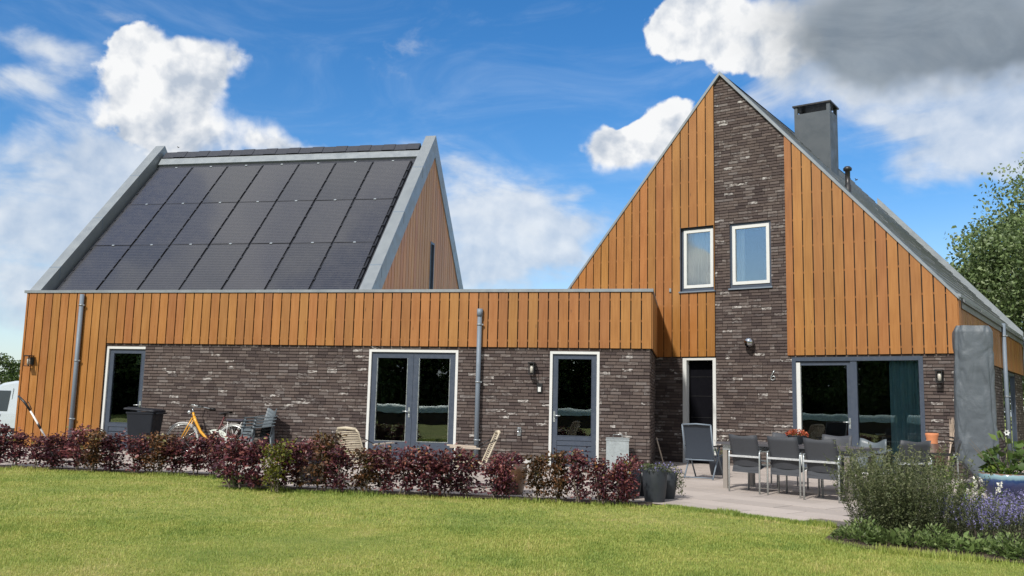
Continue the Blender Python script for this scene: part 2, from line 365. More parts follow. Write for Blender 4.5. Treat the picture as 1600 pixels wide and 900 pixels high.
def mat_stone(name, c1, c2, nscale=2.0, rough=.85, rnd=.25):
    mt, g, out = newmat(name); ge = g.n('ShaderNodeNewGeometry'); p = ge.outputs['Position']; oi = g.n('ShaderNodeObjectInfo')
    n = g.noise(p, nscale, 6, .65); n2 = g.noise(p, 60, 3, .6)
    cc = g.mix(n, (*c1, 1), (*c2, 1)); cc = g.mix(g.sstep(n2, .5, .75, 0, .3), cc, (*scale3(c1, .6), 1))
    hs = g.n('ShaderNodeHueSaturation'); g.put(hs.inputs['Color'], cc); g.put(hs.inputs['Value'], g.sstep(oi.outputs['Random'], 0, 1, 1 - rnd, 1 + rnd))
    principled(g, out, hs.outputs[0], rough, 0, .3, bump(g, n2, .3, .004)); return mt

M_ = dict(
    wood=mat_wood('stained_larch', (.272, .106, .0195), (.318, .133, .029), (.218, .080, .013)),
    wood_lifted=mat_wood('lightened_larch', (.46, .205, .068), (.52, .25, .090), (.39, .160, .047)),  # stained larch copied lighter, brightness put into the colour for the unlit gable
    batten=simple('batten_wood', (.20, .08, .022), .7), membrane=simple('black_membrane', (.012, .010, .009), .9),
    brick=mat_brick(), mortar=simple('dark_mortar', (.036, .030, .027), .95, var=.3, nscale=20),
    zinc=simple('zinc_sheet', (.24, .265, .28), .42, .35, .14, 2.0), zinc_pipe=simple('weathered_zinc_pipe', (.15, .185, .225), .6, .1, .12, 4.0),
    zinc_dark=simple('dark_roof_sheet', (.030, .033, .043), .5, .1), slate=simple('grey_roof_slate', (.15, .16, .17), .45, 0, .35, 3.0, .2),
    frame=simple('anthracite_frame', (.048, .062, .088), .38, 0, .08), white=simple('white_frame', (.56, .57, .55), .45, 0, .05),
    black=simple('black_plastic', (.015, .015, .016), .4), alu=simple('brushed_aluminium', (.52, .56, .56), .3, .75, .08), steel=simple('steel', (.5, .52, .54), .18, 1.0, .05),
    glass=mat_glass('window_glass'), glass_up=mat_glass('upper_window_glass', (.94, .96, .96), 2.8), panel=mat_panel(), panel_frame=simple('black_panel_frame', (.010, .011, .015), .35),
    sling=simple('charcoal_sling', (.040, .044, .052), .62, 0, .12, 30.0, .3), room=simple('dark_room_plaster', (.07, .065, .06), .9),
    floor_in=simple('interior_floor', (.10, .075, .05), .4), chim=simple('chimney_sheet', (.060, .072, .082), .42, .15, .10, 1.5),
    turf=mat_grass_ground(), blades=mat_blades(), soil=mat_stone('garden_soil', (.035, .026, .018), (.075, .056, .038), 9.0, .95),
    slab=mat_stone('concrete_slab', (.31, .27, .24), (.43, .38, .345), 1.3, .85, .10), slabbase=mat_stone('paving_joint', (.10, .09, .08), (.15, .135, .12), 5.0, .95, 0),
    cover=None)

# ------------------------------------------------------------------ the two buildings
AX, AROT = (2.8932, 18.4723), 0.196498          # front right brick corner of the low building, its turn
BX, BROT = (4.5495, 20.8063), 0.617163          # a point on the gable front of the house, its turn
def wa(s, n, z=0.0):
    c, q = math.cos(AROT), math.sin(AROT); return Vector((AX[0] + s * c + n * q, AX[1] - s * q + n * c, z))
def wb(u, n, z=0.0):
    c, q = math.cos(BROT), math.sin(BROT); return Vector((BX[0] + u * c + n * q, BX[1] - u * q + n * c, z))
def gp(px, py):
    """point of the ground seen at a pixel of the photograph (used to read off where things stand)"""
    c = ((px - 800) / FPX, -(py - 450) / FPX, 1.0); d = [sum(ROW[k][i] * c[k] for k in range(3)) for i in range(3)]
    t = -CAM_H / d[2]; return (d[0] * t, d[1] * t)
WZ = 2.474                                       # lower edge of all timber cladding
CH, BL = WZ / 36, 0.232                          # brick course and brick length
PW, PG = 0.2185, 0.025                           # plank pitch and gap

def lay(x0, x1, z0, z1, ops=(), planes=()):
    """a wild bond: list of (polygon, is_full_brick)"""
    res = []; k = int(round((z1 - z0) / CH))
    for i in range(k):
        za = z0 + i * CH + .0045; zb = za + CH - .015; zm = (za + zb) / 2
        ints = [(x0, x1)]
        for o in ops:
            if o[2] < zm < o[3]:
                nx = []
                for a, b in ints:
                    if o[1] <= a or o[0] >= b: nx.append((a, b)); continue
                    if o[0] > a: nx.append((a, o[0]))
                    if o[1] < b: nx.append((o[1], b))
                ints = nx
        off = random.choice((0, .25, .5, .75)) * BL
        for a, b in ints:
            p = a - off
            while p < b:
                ln = BL if random.random() < .86 else BL / 2
                q0, q1 = max(p, a), min(p + ln - .0075, b)
                if b - q1 < .035: q1 = b
                if q1 - q0 > .018:
                    poly = [(q0, za), (q1, za), (q1, zb), (q0, zb)]
                    cl = clip(poly, planes) if planes else poly
                    if len(cl) >= 3: res.append((cl, abs(q1 - q0 - (BL - .0075)) < 1e-6 and (not planes or cl == poly)))
                p += ln
                if q1 == b: break
    return res
WHITE = .042
def brick_rw():
    q = random.random(); return min(max(random.gauss(.45, .24), 0), 1), (1.0 if q < WHITE else random.uniform(.12, .38) if q < .24 else 0.0)
BR_VAR = []
for i in range(30):
    b = MB(); r, w = (i + .5) / 24, 0.0
    if i >= 24: r, w = .3 + .1 * (i % 4), (1.0 if i < 26 else .15 + .07 * (i - 26))
    dp = .011 + .003 * math.sin(i * 2.3); h = CH - .015
    b.box(0, BL - .0075, -dp, .02, 0, h, r, w, back=False); BR_VAR.append(b.mesh('brick', M_['brick'], True))
def bricks_for(walls, budget):
    """walls: (parent part, root world matrix, rotation z, function local->part coords, list of bricks)"""
    allb = []
    for wi, (par, rootf, rz, fn, lst) in enumerate(walls):
        for poly, full in lst:
            c = fn(sum(p[0] for p in poly) / len(poly), 0, sum(p[1] for p in poly) / len(poly)); wp = rootf(c[0], c[1], c[2])
            vis = math.dist(wp, (0, 0, CAM_H)); allb.append((vis if full else 1e6, wi, poly, full))
    allb.sort(key=lambda t: t[0]); rest = {}
    for k, (d, wi, poly, full) in enumerate(allb):
        par, rootf, rz, fn, lst = walls[wi]; r, w = brick_rw()
        if k < budget and full:
            me = BR_VAR[random.choice((24, 25))] if w > .9 else BR_VAR[random.choice((26, 27, 28, 29))] if w else BR_VAR[min(int(r * 24), 23)]
            jx = random.uniform(-.002, .002)
            link('brick', me, par, fn(poly[0][0], jx, poly[0][1]), (random.uniform(-.01, .01), 0, rz + random.uniform(-.008, .008)))
        else:
            mb = rest.setdefault(wi, MB()); dp = .011 + random.uniform(-.004, .004)
            t = MB(); t.prism(poly, -dp, .02, r, w, back=False)
            mb.add([fn(*v) for v in t.v], t.f, r, w)
    for wi, mb in rest.items():
        o = mb.build('bricks', M_['brick'], walls[wi][0], attrs=True); o['kind'] = 'stuff'

PL_CACHE = {}
def plank(par, fn, rz, poly, depth0=-.060, depth1=-.038, mat='wood'):
    """one board, polygon in wall coordinates"""
    x0 = min(p[0] for p in poly); z0 = min(p[1] for p in poly)
    loc = [(round(p[0] - x0, 4), round(p[1] - z0, 4)) for p in poly]; key = (tuple(loc), depth0, mat)
    if key not in PL_CACHE:
        b = MB(); b.prism(loc, depth0, depth1); PL_CACHE[key] = b.mesh('plank', M_[mat])
    return link('plank', PL_CACHE[key], par, fn(x0, random.uniform(-.002, .002), z0), (0, 0, rz))
def clad(par, fn, rz, xs, zbot, ztop, planes=(), ops=(), mat='wood'):
    """boards from right edge xs[1] leftwards; zbot is a function of x"""
    x = xs[1]
    while x > xs[0] + .02:
        a, b = max(x - PW + PG, xs[0]), x
        for r in rects_around(a, b, zbot((a + b) / 2), ztop, ops):
            if r[1] - r[0] < .012: continue
            p = clip([(r[0], r[2]), (r[1], r[2]), (r[1], r[3]), (r[0], r[3])], planes)
            if len(p) >= 3 and max(q[1] for q in p) - min(q[1] for q in p) > .05: plank(par, fn, rz, p, mat=mat)
        x -= PW
def tube_part(name, pts, r, mat, par, n=10, **k): return MB().tube(pts, r, n).build(name, mat, par)
def downpipe(root, x, y, ztop, zbot=0.0, r=.05, hopper=False, bz=()):
    p = MB().tube([(x, y, zbot), (x, y, ztop)], r, 14)
    if hopper: p.tube([(x, y, ztop - .16), (x, y, ztop)], r * 1.28, 14)
    o = p.build('downpipe', M_['zinc_pipe'], root)
    for z in bz:
        b = MB().tube([(x, y, z - .016), (x, y, z + .016)], r * 1.22, 14).bar((x + r, y, z), (x + r * 1.7, y, z), .03)
        b.build('bracket', M_['zinc'], o)
    return o
def handle(par, x, y, z, d=1):
    b = MB().box(x - .02, x + .02, y - .012, y, z - .13, z + .09)
    b.tube([(x, y - .012, z), (x, y - .055, z)], .01, 8).tube([(x - d * .005, y - .052, z), (x + d * .13, y - .055, z)], .0115, 8)
    b.tube([(x, y - .02, z - .08), (x, y - .012, z - .08)], .014, 8)
    return b.build('handle', M_['alu'], par)
def leaf(root, x0, x1, z0, z1, gz0, y=.03, stile=.10, boards=0, name='door'):
    """a door leaf: stiles and rails with a pane, and boards under the glass"""
    b = MB(); t = .05
    b.box(x0, x0 + stile, y, y + t, z0, z1).box(x1 - stile, x1, y, y + t, z0, z1)
    b.box(x0 + stile, x1 - stile, y, y + t, z1 - stile, z1).box(x0 + stile, x1 - stile, y, y + t, z0, z0 + .07 if boards else gz0)
    if boards: b.box(x0 + stile, x1 - stile, y + .001, y + t, gz0 - .09, gz0)
    d = b.build(name, M_['frame'], root)
    if boards:
        h = (gz0 - .09 - z0 - .07) / boards
        for i in range(boards):
            MB().box(x0 + stile, x1 - stile, y + .012, y + t - .008, z0 + .07 + i * h + .006, z0 + .07 + (i + 1) * h - .006).build('panel_board', M_['frame'], d)
    s = .012
    bd = MB()
    bd.box(x0 + stile, x0 + stile + s, y - .006, y + .02, gz0, z1 - stile).box(x1 - stile - s, x1 - stile, y - .006, y + .02, gz0, z1 - stile)
    bd.box(x0 + stile + s, x1 - stile - s, y - .006, y + .02, gz0, gz0 + s)
    bd.build('glazing_bead', M_['alu'] if not boards else M_['frame'], d)
    MB().box(x0 + stile, x1 - stile, y + .024, y + .03, gz0, z1 - stile).build('pane', M_['glass'], d)
    return d

# ============ the low building with the solar roof
OUT = empty('outbuilding', (AX[0], AX[1], 0), -AROT)
tag(OUT, 'long low outbuilding with timber band over brick and steep solar-panel roof on the left', 'building')
idA = lambda x, y, z: (x, y, z)
retA = lambda t, d, z: (-d, t, z)                 # wall facing +x at x = 0
gabA = lambda t, d, z: (-6.25 - d, t, z)          # gable facing +x at x = -6.25
LD, DD, SD = (-12.62, -11.62, 0, 2.40), (-6.13, -4.10, 0, 2.40), (-2.09, -1.04, 0, 2.40)
opsA = [LD, DD, SD]
b = MB()
for r in rects_around(-14.80, -.014, 0, 3.66, opsA): b.box(r[0], r[1], .012, .30, r[2], r[3])
wallA = b.build('brick_wall', M_['mortar'], OUT)
b = MB(); b.box(-.30, -.012, .30, 3.12, 0, 3.66); wallAr = b.build('brick_wall', M_['mortar'], OUT)
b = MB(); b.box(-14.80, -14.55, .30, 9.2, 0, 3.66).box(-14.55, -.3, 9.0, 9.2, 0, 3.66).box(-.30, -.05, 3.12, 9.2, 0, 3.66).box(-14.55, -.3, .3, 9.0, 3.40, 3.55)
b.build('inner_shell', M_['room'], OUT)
MB().box(-14.5, -.21, .31, 9.2, 3.551, 3.60).build('flat_roof', mat_stone('pale_bounce_gravel', (.42, .40, .37), (.56, .54, .50), 14.0), OUT)  # unseen roof top, added pale to bounce sunlight onto the gable
MB().box(-14.5, -.31, .31, 8.9, -.01, .012).build('floor', M_['floor_in'], OUT)
b = MB()
for x in (-11.2, -6.6, -3.2): b.box(x - .05, x + .05, .31, 8.9, .02, 3.38)
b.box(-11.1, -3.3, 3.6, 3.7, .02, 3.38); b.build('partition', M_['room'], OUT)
bricks_for([(wallA, wa, 0, idA, lay(-12.66, 0, 0, WZ, opsA)), (wallAr, wa, R(90), retA, lay(.012, 3.13, 0, WZ))], 300)
# cladding
b = MB(); b.box(-14.86, 0.0, -.020, .011, WZ + .01, 3.66).box(-14.86, -12.66, -.020, .011, .03, WZ + .01)
cladA = b.build('cladding', M_['membrane'], OUT)
for z in (2.62, 3.05, 3.50): MB().box(-14.85, 0.02, -.040, -.021, z - .022, z + .022).build('batten', M_['batten'], cladA)
for z in (.25, 1.0, 1.75): MB().box(-14.85, -12.67, -.040, -.021, z - .022, z + .022).build('batten', M_['batten'], cladA)
clad(cladA, idA, 0, (-14.87, .035), lambda x: .02 if x < -12.66 else WZ, 3.66)
b = MB(); b.box(-.011, .020, .0, 3.12, WZ + .01, 3.66); cladAr = b.build('cladding', M_['membrane'], OUT)
clad(cladAr, retA, R(90), (-.03, 3.10), lambda x: WZ, 3.66)
b = MB()
b.box(-14.93, .075, -.085, .30, 3.662, 3.725); b.box(-.2, .075, .30, 3.10, 3.662, 3.725); b.box(-14.93, -14.6, .30, 9.3, 3.662, 3.725)
cop = b.build('roof_coping', M_['zinc'], OUT)
for i in range(9): MB().box(-13.6 + i * 1.75, -13.56 + i * 1.75, -.088, .2, 3.66, 3.729).build('seam', M_['zinc'], cop)
# boards of the left flank, seen from a step to the left
b = MB(); b.box(-14.86, -14.81, 0, 9.2, .02, 3.66); b.build('flank_cladding', M_['wood'], OUT)

# doors of the low building
def white_frame(d, op, left=True, right=True, w=.055):
    b = MB(); y0, y1 = -.012, .10
    if left: b.box(op[0], op[0] + w, y0, y1, 0, op[3])
    if right: b.box(op[1] - w, op[1], y0, y1, 0, op[3])
    b.box(op[0] + (w if left else 0), op[1] - (w if right else 0), y0, y1, op[3] - w, op[3])
    return b.build('door_frame', M_['white'], d)
d = leaf(OUT, LD[0] + .058, LD[1] - .004, .03, LD[3] - .058, .63, boards=4); white_frame(d, LD, True, False); handle(d, LD[1] - .06, .03, 1.05, -1)
MB().box(LD[1] - .26, LD[1] - .14, .062, .066, 1.98, 2.2).build('window_sticker', simple('green_paper', (.16, .22, .10), .8), d)
d['label'] = 'dark glazed door beside the black bin, white frame on its left'
mid = (DD[0] + DD[1]) / 2
d = leaf(OUT, DD[0] + .058, mid - .003, .03, DD[3] - .058, .41, stile=.125); white_frame(d, DD); handle(d, mid - .06, .03, 1.06, -1); d['label'] = 'left leaf of the double glazed doors'
d = leaf(OUT, mid + .003, DD[1] - .058, .03, DD[3] - .058, .41, stile=.125); d['label'] = 'right leaf of the double glazed doors'
d = leaf(OUT, SD[0] + .058, SD[1] - .058, .03, SD[3] - .058, .63, boards=4); white_frame(d, SD); handle(d, SD[0] + .105, .03, 1.05, 1); d['label'] = 'single glazed door near the metal box'
b = MB()
for z in (2.15, 1.2, .5): b.tube([(SD[1] - .055, .02, z - .05), (SD[1] - .055, .02, z + .05)], .009, 6)
b.build('hinge', M_['alu'], d)
for o in opsA: MB().box(o[0], o[1], -.05, .12, -.002, .028).build('threshold', simple('stone_sill', (.10, .105, .11), .7), OUT)
downpipe(OUT, -13.31, -.135, 3.62, bz=(3.36, 2.05, .7)); downpipe(OUT, -3.62, -.12, 3.29, hopper=True, bz=(2.95, 1.72, .5))

# the steep roof behind the parapet
SL = 1.075; ANG = math.atan(SL); CA, SA = math.cos(ANG), math.sin(ANG)
def slopeA(x, s, h=0.0): return (x, s * CA - h * SA, 3.39 + s * SA + h * CA)
def prism_x(mb, poly, x0, x1):
    t = MB().prism(poly, -x1, -x0); mb.add([(-v[1], v[0], v[2]) for v in t.v], [f[::-1] for f in t.f])
b = MB(); zz = lambda y: 3.39 + SL * y - .12; YA = 4.68
prism_x(b, [(.25, zz(.25)), (YA, zz(YA)), (YA, zz(YA) - .25), (.25, zz(.25) - .25)], -14.56, -6.52)
prism_x(b, [(YA, zz(YA)), (2 * YA - .25, zz(.25)), (2 * YA - .25, zz(.25) - .25), (YA, zz(YA) - .25)], -14.56, -6.52)
roofA = b.build('roof', M_['zinc_dark'], OUT)
for x0, x1 in ((-14.90, -14.60), (-6.46, -6.165)):
    b = MB(); ct = lambda y: 3.69 + SL * y
    prism_x(b, [(.0, ct(0)), (YA, ct(YA)), (YA, ct(YA) - .62), (.58, 3.69), (0.0, 3.66)], x0, x1)
    prism_x(b, [(YA, ct(YA)), (2 * YA, 3.69), (2 * YA - .58, 3.69), (YA, ct(YA) - .62)], x0, x1)
    v = b.build('verge_coping', M_['zinc'], roofA)
    for s in (.95, 3.1, 5.2):
        b = MB(); y = s * CA; prism_x(b, [(y, ct(y) + .004), (y + .03, ct(y + .03) + .004), (y + .03, ct(y + .03) - .3), (y, ct(y) - .3)], x0 - .003, x1 + .003); b.build('seam', M_['zinc_pipe'], roofA)
# sheet under the ridge and the ridge tiles
b = MB(); q0, q1 = slopeA(0, 6.36, -.01), slopeA(0, 6.62, .03)
prism_x(b, [(q0[1], q0[2]), (q1[1], q1[2]), (q1[1] + .03, q1[2] - .12), (q0[1] + .1, q0[2] - .1)], -14.56, -6.55); b.build('ridge_flashing', M_['zinc'], roofA)
b = MB(); tz = 3.39 + SL * YA + .075
prism_x(b, [(YA - .21, tz - .215), (YA - .03, tz), (YA + .03, tz), (YA + .20, tz - .20), (YA + .17, tz - .22), (YA, tz - .04), (YA - .17, tz - .22)], 0, .352)
rt = b.mesh('ridge_tile', M_['zinc_dark'])
x = -14.52; i = 0
while x < -6.9: link('ridge_tile', rt, roofA, (x, 0, .012 * (i % 2)), (0, 0, 0)); x += .36; i += 1
# solar panels: seven columns, three rows
b = MB(); b.box(-.520, .520, -.931, .931, -.02, .0); pf = b.mesh('solar_panel', M_['panel'])
PC = 1.103
for c in range(7):
    for r in range(3):
        x = -14.42 + PC * (c + .5); s = 6.13 - 1.888 * (r + .5)
        p = link('solar_panel', pf, roofA, slopeA(x, s, random.uniform(-.003, .003)), (ANG + random.uniform(-.004, .004), random.uniform(-.004, .004), 0))
b = MB()
for c in range(8):
    x = -14.42 + PC * c
    y0, y1 = slopeA(x, .3, -.045), slopeA(x, 6.12, -.045); b.bar(y0, y1, .05, .03)
    for k in range(14):
        s = .5 + k * .43; b.obox(slopeA(x, s, -.004), (1, 0, 0), (0, CA, SA), (0, -SA, CA), .022, .03, .012)
b.build('panel_rail', M_['panel_frame'], roofA)
b = MB()
for c in range(7):
    for r in range(4): b.obox(slopeA(-14.42 + PC * (c + .52), 6.13 - 1.888 * r, .006), (1, 0, 0), (0, CA, SA), (0, -SA, CA), .032, .022, .006)
o = b.build('panel_clip', M_['alu'], roofA)
# timber gable over the flat roof, with its slit window
gpl = [(-SL, 1, 3.69 - .10), (SL, 1, 3.69 + SL * 2 * YA - .10)]
b = MB(); t = clip([(.3, 3.3), (2 * YA - .3, 3.3), (2 * YA - .3, 9), (.3, 9)], gpl)
SLIT = (4.60, 4.98, 3.3, 5.68)
for r in rects_around(.3, 2 * YA - .3, 3.3, 9, [SLIT]):
    p = clip([(r[0], r[2]), (r[1], r[2]), (r[1], r[3]), (r[0], r[3])], gpl)
    if p:
        q = MB().prism(p, .0, .03); b.add([gabA(*v) for v in q.v], q.f)
gabC = b.build('gable_cladding', M_['membrane'], OUT)
clad(gabC, gabA, R(90), (.3, 2 * YA - .3), lambda x: 3.3, 9, gpl, [SLIT], 'wood_lifted')
b = MB(); 
for a0, a1, z0, z1 in ((SLIT[0], SLIT[0] + .05, 3.3, 5.68), (SLIT[1] - .05, SLIT[1], 3.3, 5.68), (SLIT[0] + .05, SLIT[1] - .05, 5.62, 5.68)):
    q = MB().box(a0, a1, -.07, .05, z0, z1); b.add([gabA(*v) for v in q.v], q.f)
w = b.build('window', M_['frame'], OUT)
q = MB().box(SLIT[0] + .05, SLIT[1] - .05, .0, .01, 3.3, 5.62); MB().add([gabA(*v) for v in q.v], q.f).build('pane', M_['glass'], w)
q = MB().box(SLIT[0], SLIT[1], .2, .21, 3.3, 5.68); MB().add([gabA(*v) for v in q.v], q.f).build('blind', M_['room'], w)
b = MB().lathe([(.05, 0), (.05, .16), (.10, .17), (.12, .22), (.08, .29), (.0, .31)], 14, (-5.85, 1.2, 3.56)); b.build('roof_vent', simple('white_vent', (.5, .46, .42), .5), OUT)

# ============ the house
HOU = empty('house', (BX[0], BX[1], 0), -BROT)
tag(HOU, 'tall gabled house with brick strip between timber boards on the right', 'building')
UA, ZA, SLL, SLR = .444, 9.316, 1.203, 1.141
rakes = lambda dz: [(-SLL, 1, ZA - SLL * UA - dz), (SLR, 1, ZA + SLR * UA - dz)]
W1, W2 = (-.585, .262, 4.02, 5.575), (.635, 1.612, 4.035, 5.565)
ND, PD = (-.546, .279, 0, 2.44), (2.044, 4.713, 0, 2.43)
TL, TR, RC = .275, 1.965, 5.355
opsB = [W1, W2, ND, PD]
b = MB()
for r in rects_around(-4.6, RC - .012, 0, 9.4, opsB):
    p = clip([(r[0], r[2]), (r[1], r[2]), (r[1], r[3]), (r[0], r[3])], rakes(.10))
    if p: b.prism(p, .012, .30)
wallB = b.build('brick_wall', M_['mortar'], HOU)
SW1, SW2 = (3.2, 5.0, 0, 2.44), (6.72, 9.55, 0, 2.44)
sideB = lambda t, d, z: (RC - d, t, z)
b = MB()
for r in rects_around(.30, 11.5, 0, 3.55, [SW1, SW2]): b.box(RC - .30, RC - .012, r[0], r[1], r[2], r[3])
wallBs = b.build('brick_wall', M_['mortar'], HOU)
b = MB(); b.box(-4.6, -4.35, .3, 11.5, 0, 3.1)
for p in [clip([(-4.6, 0), (RC, 0), (RC, 9.4), (-4.6, 9.4)], rakes(.2))]: b.prism(p, 11.25, 11.5)
b.box(-4.35, RC - .3, .3, 11.25, 2.62, 2.85); b.box(-4.35, RC - .3, 5.6, 5.7, .02, 2.6)
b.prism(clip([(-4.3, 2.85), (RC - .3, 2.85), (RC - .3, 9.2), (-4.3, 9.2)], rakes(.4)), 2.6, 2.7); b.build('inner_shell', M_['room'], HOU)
MB().box(-4.3, RC - .31, .31, 11.2, -.01, .012).build('floor', M_['floor_in'], HOU)
TB = TL - .0; courses_top = 9.2
nc = math.ceil(9.25 / CH) * CH
bricks_for([(wallB, wb, 0, idA, lay(TL, TR, WZ, nc, [W2], rakes(.085)) + lay(-1.30, RC, 0, WZ, [ND, PD])),
            (wallBs, wb, R(90), sideB, lay(.012, 11.4, 0, WZ, [SW1, SW2]))], 300)
# boards
b = MB()
for r in rects_around(-4.6, TL, WZ + .01, 9.3, [W1]) + rects_around(TR, RC, WZ + .01, 9.3, []):
    p = clip([(r[0], r[2]), (r[1], r[2]), (r[1], r[3]), (r[0], r[3])], rakes(.09))
    if p: b.prism(p, -.020, .011)
cladB = b.build('cladding', M_['membrane'], HOU)
for z in (2.62, 3.1, 3.7, 4.3, 4.9, 5.5, 6.1, 6.7, 7.3, 7.9, 8.5):
    for r in rects_around(-4.6, TL, z - .022, z + .022, [W1]) + [(TR, RC, z - .022, z + .022)]:
        p = clip([(r[0], r[2]), (r[1], r[2]), (r[1], r[3]), (r[0], r[3])], rakes(.2))
        if p: MB().prism(p, -.040, -.021).build('batten', M_['batten'], cladB)
clad(cladB, idA, 0, (-4.6, TL), lambda x: WZ if x > -1.32 else 3.3, 9.3, rakes(.07), [W1])
clad(cladB, idA, 0, (TR, RC + .04), lambda x: WZ, 9.3, rakes(.07))
b = MB(); b.box(RC - .011, RC + .02, .0, 11.4, WZ + .01, 3.6); cladBs = b.build('cladding', M_['membrane'], HOU)
clad(cladBs, sideB, R(90), (-.03, 11.42), lambda x: WZ, 3.60)
# roof: two slopes, slates on the visible one, zinc verges
EZ = ZA - SLR * (RC + .10 - UA)
b = MB(); e = RC + .09; l = -4.75
zr = lambda u: ZA - SLR * (u - UA) - .06
zl = lambda u: ZA + SLL * (u - UA) - .06
b.prism([(UA, zr(UA)), (e, zr(e)), (e, zr(e) - .16), (UA, zr(UA) - .22)], .26, 11.4)
b.prism([(UA, zl(UA) - .22), (l, zl(l) - .2), (l, zl(l)), (UA, zl(UA))], .26, 11.4)
roofB = b.build('roof', M_['slate'], HOU)
k = 24
for i in range(k):
    u0 = UA + .02 + (e - UA) * i / k; u1 = UA + .02 + (e - UA) * (i + 1) / k + .02; b = MB(); y = .27
    while y < 11.3:
        ln = random.uniform(.5, 1.7); y1 = min(y + ln, 11.32); h = random.uniform(.0, .018)
        b.prism([(u0, zr(u0) + .008), (u0, zr(u0) + .012), (u1, zr(u1) + .052 + h), (u1, zr(u1) + .008)], y, y1 - .008); y = y1
    b.build('slate_course', M_['slate'], roofB)
b = MB()
b.prism([(UA, ZA), (RC + .075, ZA - SLR * (RC + .075 - UA)), (RC + .075, ZA - SLR * (RC + .075 - UA) - .075), (UA, ZA - .09)], -.085, .27)
b.prism([(UA, ZA), (UA, ZA - .09), (l, ZA + SLL * (l - UA) - .075), (l, ZA + SLL * (l - UA))], -.085, .27)
b.build('verge_coping', M_['zinc'], roofB)
b = MB(); u0 = 1.40; u1 = e + .02
b.prism([(u0, zr(u0) - .1), (u0, zr(u0) + .26), (u1, zr(u1) + .26), (u1, zr(u1) - .1)], 11.25, 11.62); b.build('verge_coping', M_['zinc'], roofB)
b = MB(); b.prism([(UA - .12, ZA - .12), (UA, ZA - .01), (UA + .12, ZA - .12)], .27, 11.3); b.build('ridge', M_['zinc_dark'], roofB)
b = MB(); b.prism([(RC + .015, 3.60), (RC + .015, 3.69), (RC + .10, 3.66), (RC + .10, 3.60)], .0, 11.5); b.build('gutter', M_['zinc'], roofB)
b = MB(); c0, c1, n0, n1 = 1.10, 2.03, 3.5, 4.22
b.box(c0, c1, n0, n1, 6.6, 9.13)
for x in (c0, c1 - .085):
    for y in (n0, n1 - .085): b.box(x, x + .085, y, y + .085, 9.13, 9.335)
ch = b.build('chimney', M_['chim'], roofB)
MB().box(c0 + .05, c1 - .05, n0 + .05, n1 - .05, 9.131, 9.14).build('flue_top', M_['black'], ch)
MB().box(c0 - .04, c1 + .04, n0 - .04, n1 + .04, 9.335, 9.375).build('chimney_cap', M_['black'], ch)
b = MB().lathe([(.075, -.3), (.075, .12), (.058, .13), (.058, .46), (.095, .47), (.10, .52), (.06, .565), (0, .57)], 14, (2.95, 1.5, 6.42)); b.build('vent_pipe', M_['black'], roofB)

def sash(root, op, wood):
    """a tilt window: dark outer frame, white sash, pane, sill"""
    b = MB(); f = .045; y0, y1 = .03, .12
    b.box(op[0], op[0] + f, y0, y1, op[2], op[3]).box(op[1] - f, op[1], y0, y1, op[2], op[3])
    b.box(op[0] + f, op[1] - f, y0, y1, op[3] - f, op[3]).box(op[0] + f, op[1] - f, y0, y1, op[2], op[2] + f + .03)
    w = b.build('window', M_['frame'], root)
    x0, x1, z0, z1 = op[0] + f + .01, op[1] - f - .0, op[2] + f + .045, op[3] - f - .01; s = .072
    b = MB(); y0, y1 = .012, .085
    b.box(x0, x0 + s, y0, y1, z0, z1).box(x1 - s, x1, y0, y1, z0, z1).box(x0 + s, x1 - s, y0, y1, z1 - s, z1).box(x0 + s, x1 - s, y0, y1, z0, z0 + s)
    b.build('sash', M_['white'], w)
    MB().box(x0 + s, x1 - s, .05, .056, z0 + s, z1 - s).build('pane', M_['glass_up'], w)
    yo = -.10 if wood else -.05
    b = MB(); b.box(op[0] - .03, op[1] + .03, yo, .03, op[2] - .028, op[2] + .004); b.build('sill', M_['zinc_pipe'], w)
    b = MB(); rv = -.055 if wood else -.004
    b.box(op[0] - .012, op[0], rv, .03, op[2], op[3] + .012).box(op[0], op[1], rv, .03, op[3], op[3] + .012)
    b.build('reveal', M_['frame'], w)
    return w
sash(HOU, W1, True)['label'] = 'white upper window set in the timber boards'
sash(HOU, W2, False)['label'] = 'white upper window set in the brick strip'
# narrow glazed door next to the low building
b = MB(); w = .075
b.box(ND[0], ND[0] + w + .02, -.03, .12, 0, ND[3]).box(ND[1] - w, ND[1], -.03, .12, 0, ND[3]).box(ND[0] + w + .02, ND[1] - w, -.03, .12, ND[3] - .05, ND[3])
d = b.build('door', M_['white'], HOU); d['label'] = 'narrow doorway with black screen and white frame behind the recliner'
MB().box(ND[0] + w + .02, ND[1] - w, .20, .206, .02, ND[3] - .05).build('insect_screen', simple('black_insect_screen', (.004, .004, .006), .9, spec=.08), d)
for z in (.55, 1.05, 1.55, 2.0): MB().box(ND[0] + w + .02, ND[1] - w, .19, .1995, z, z + .012).build('screen_bar', M_['black'], d)
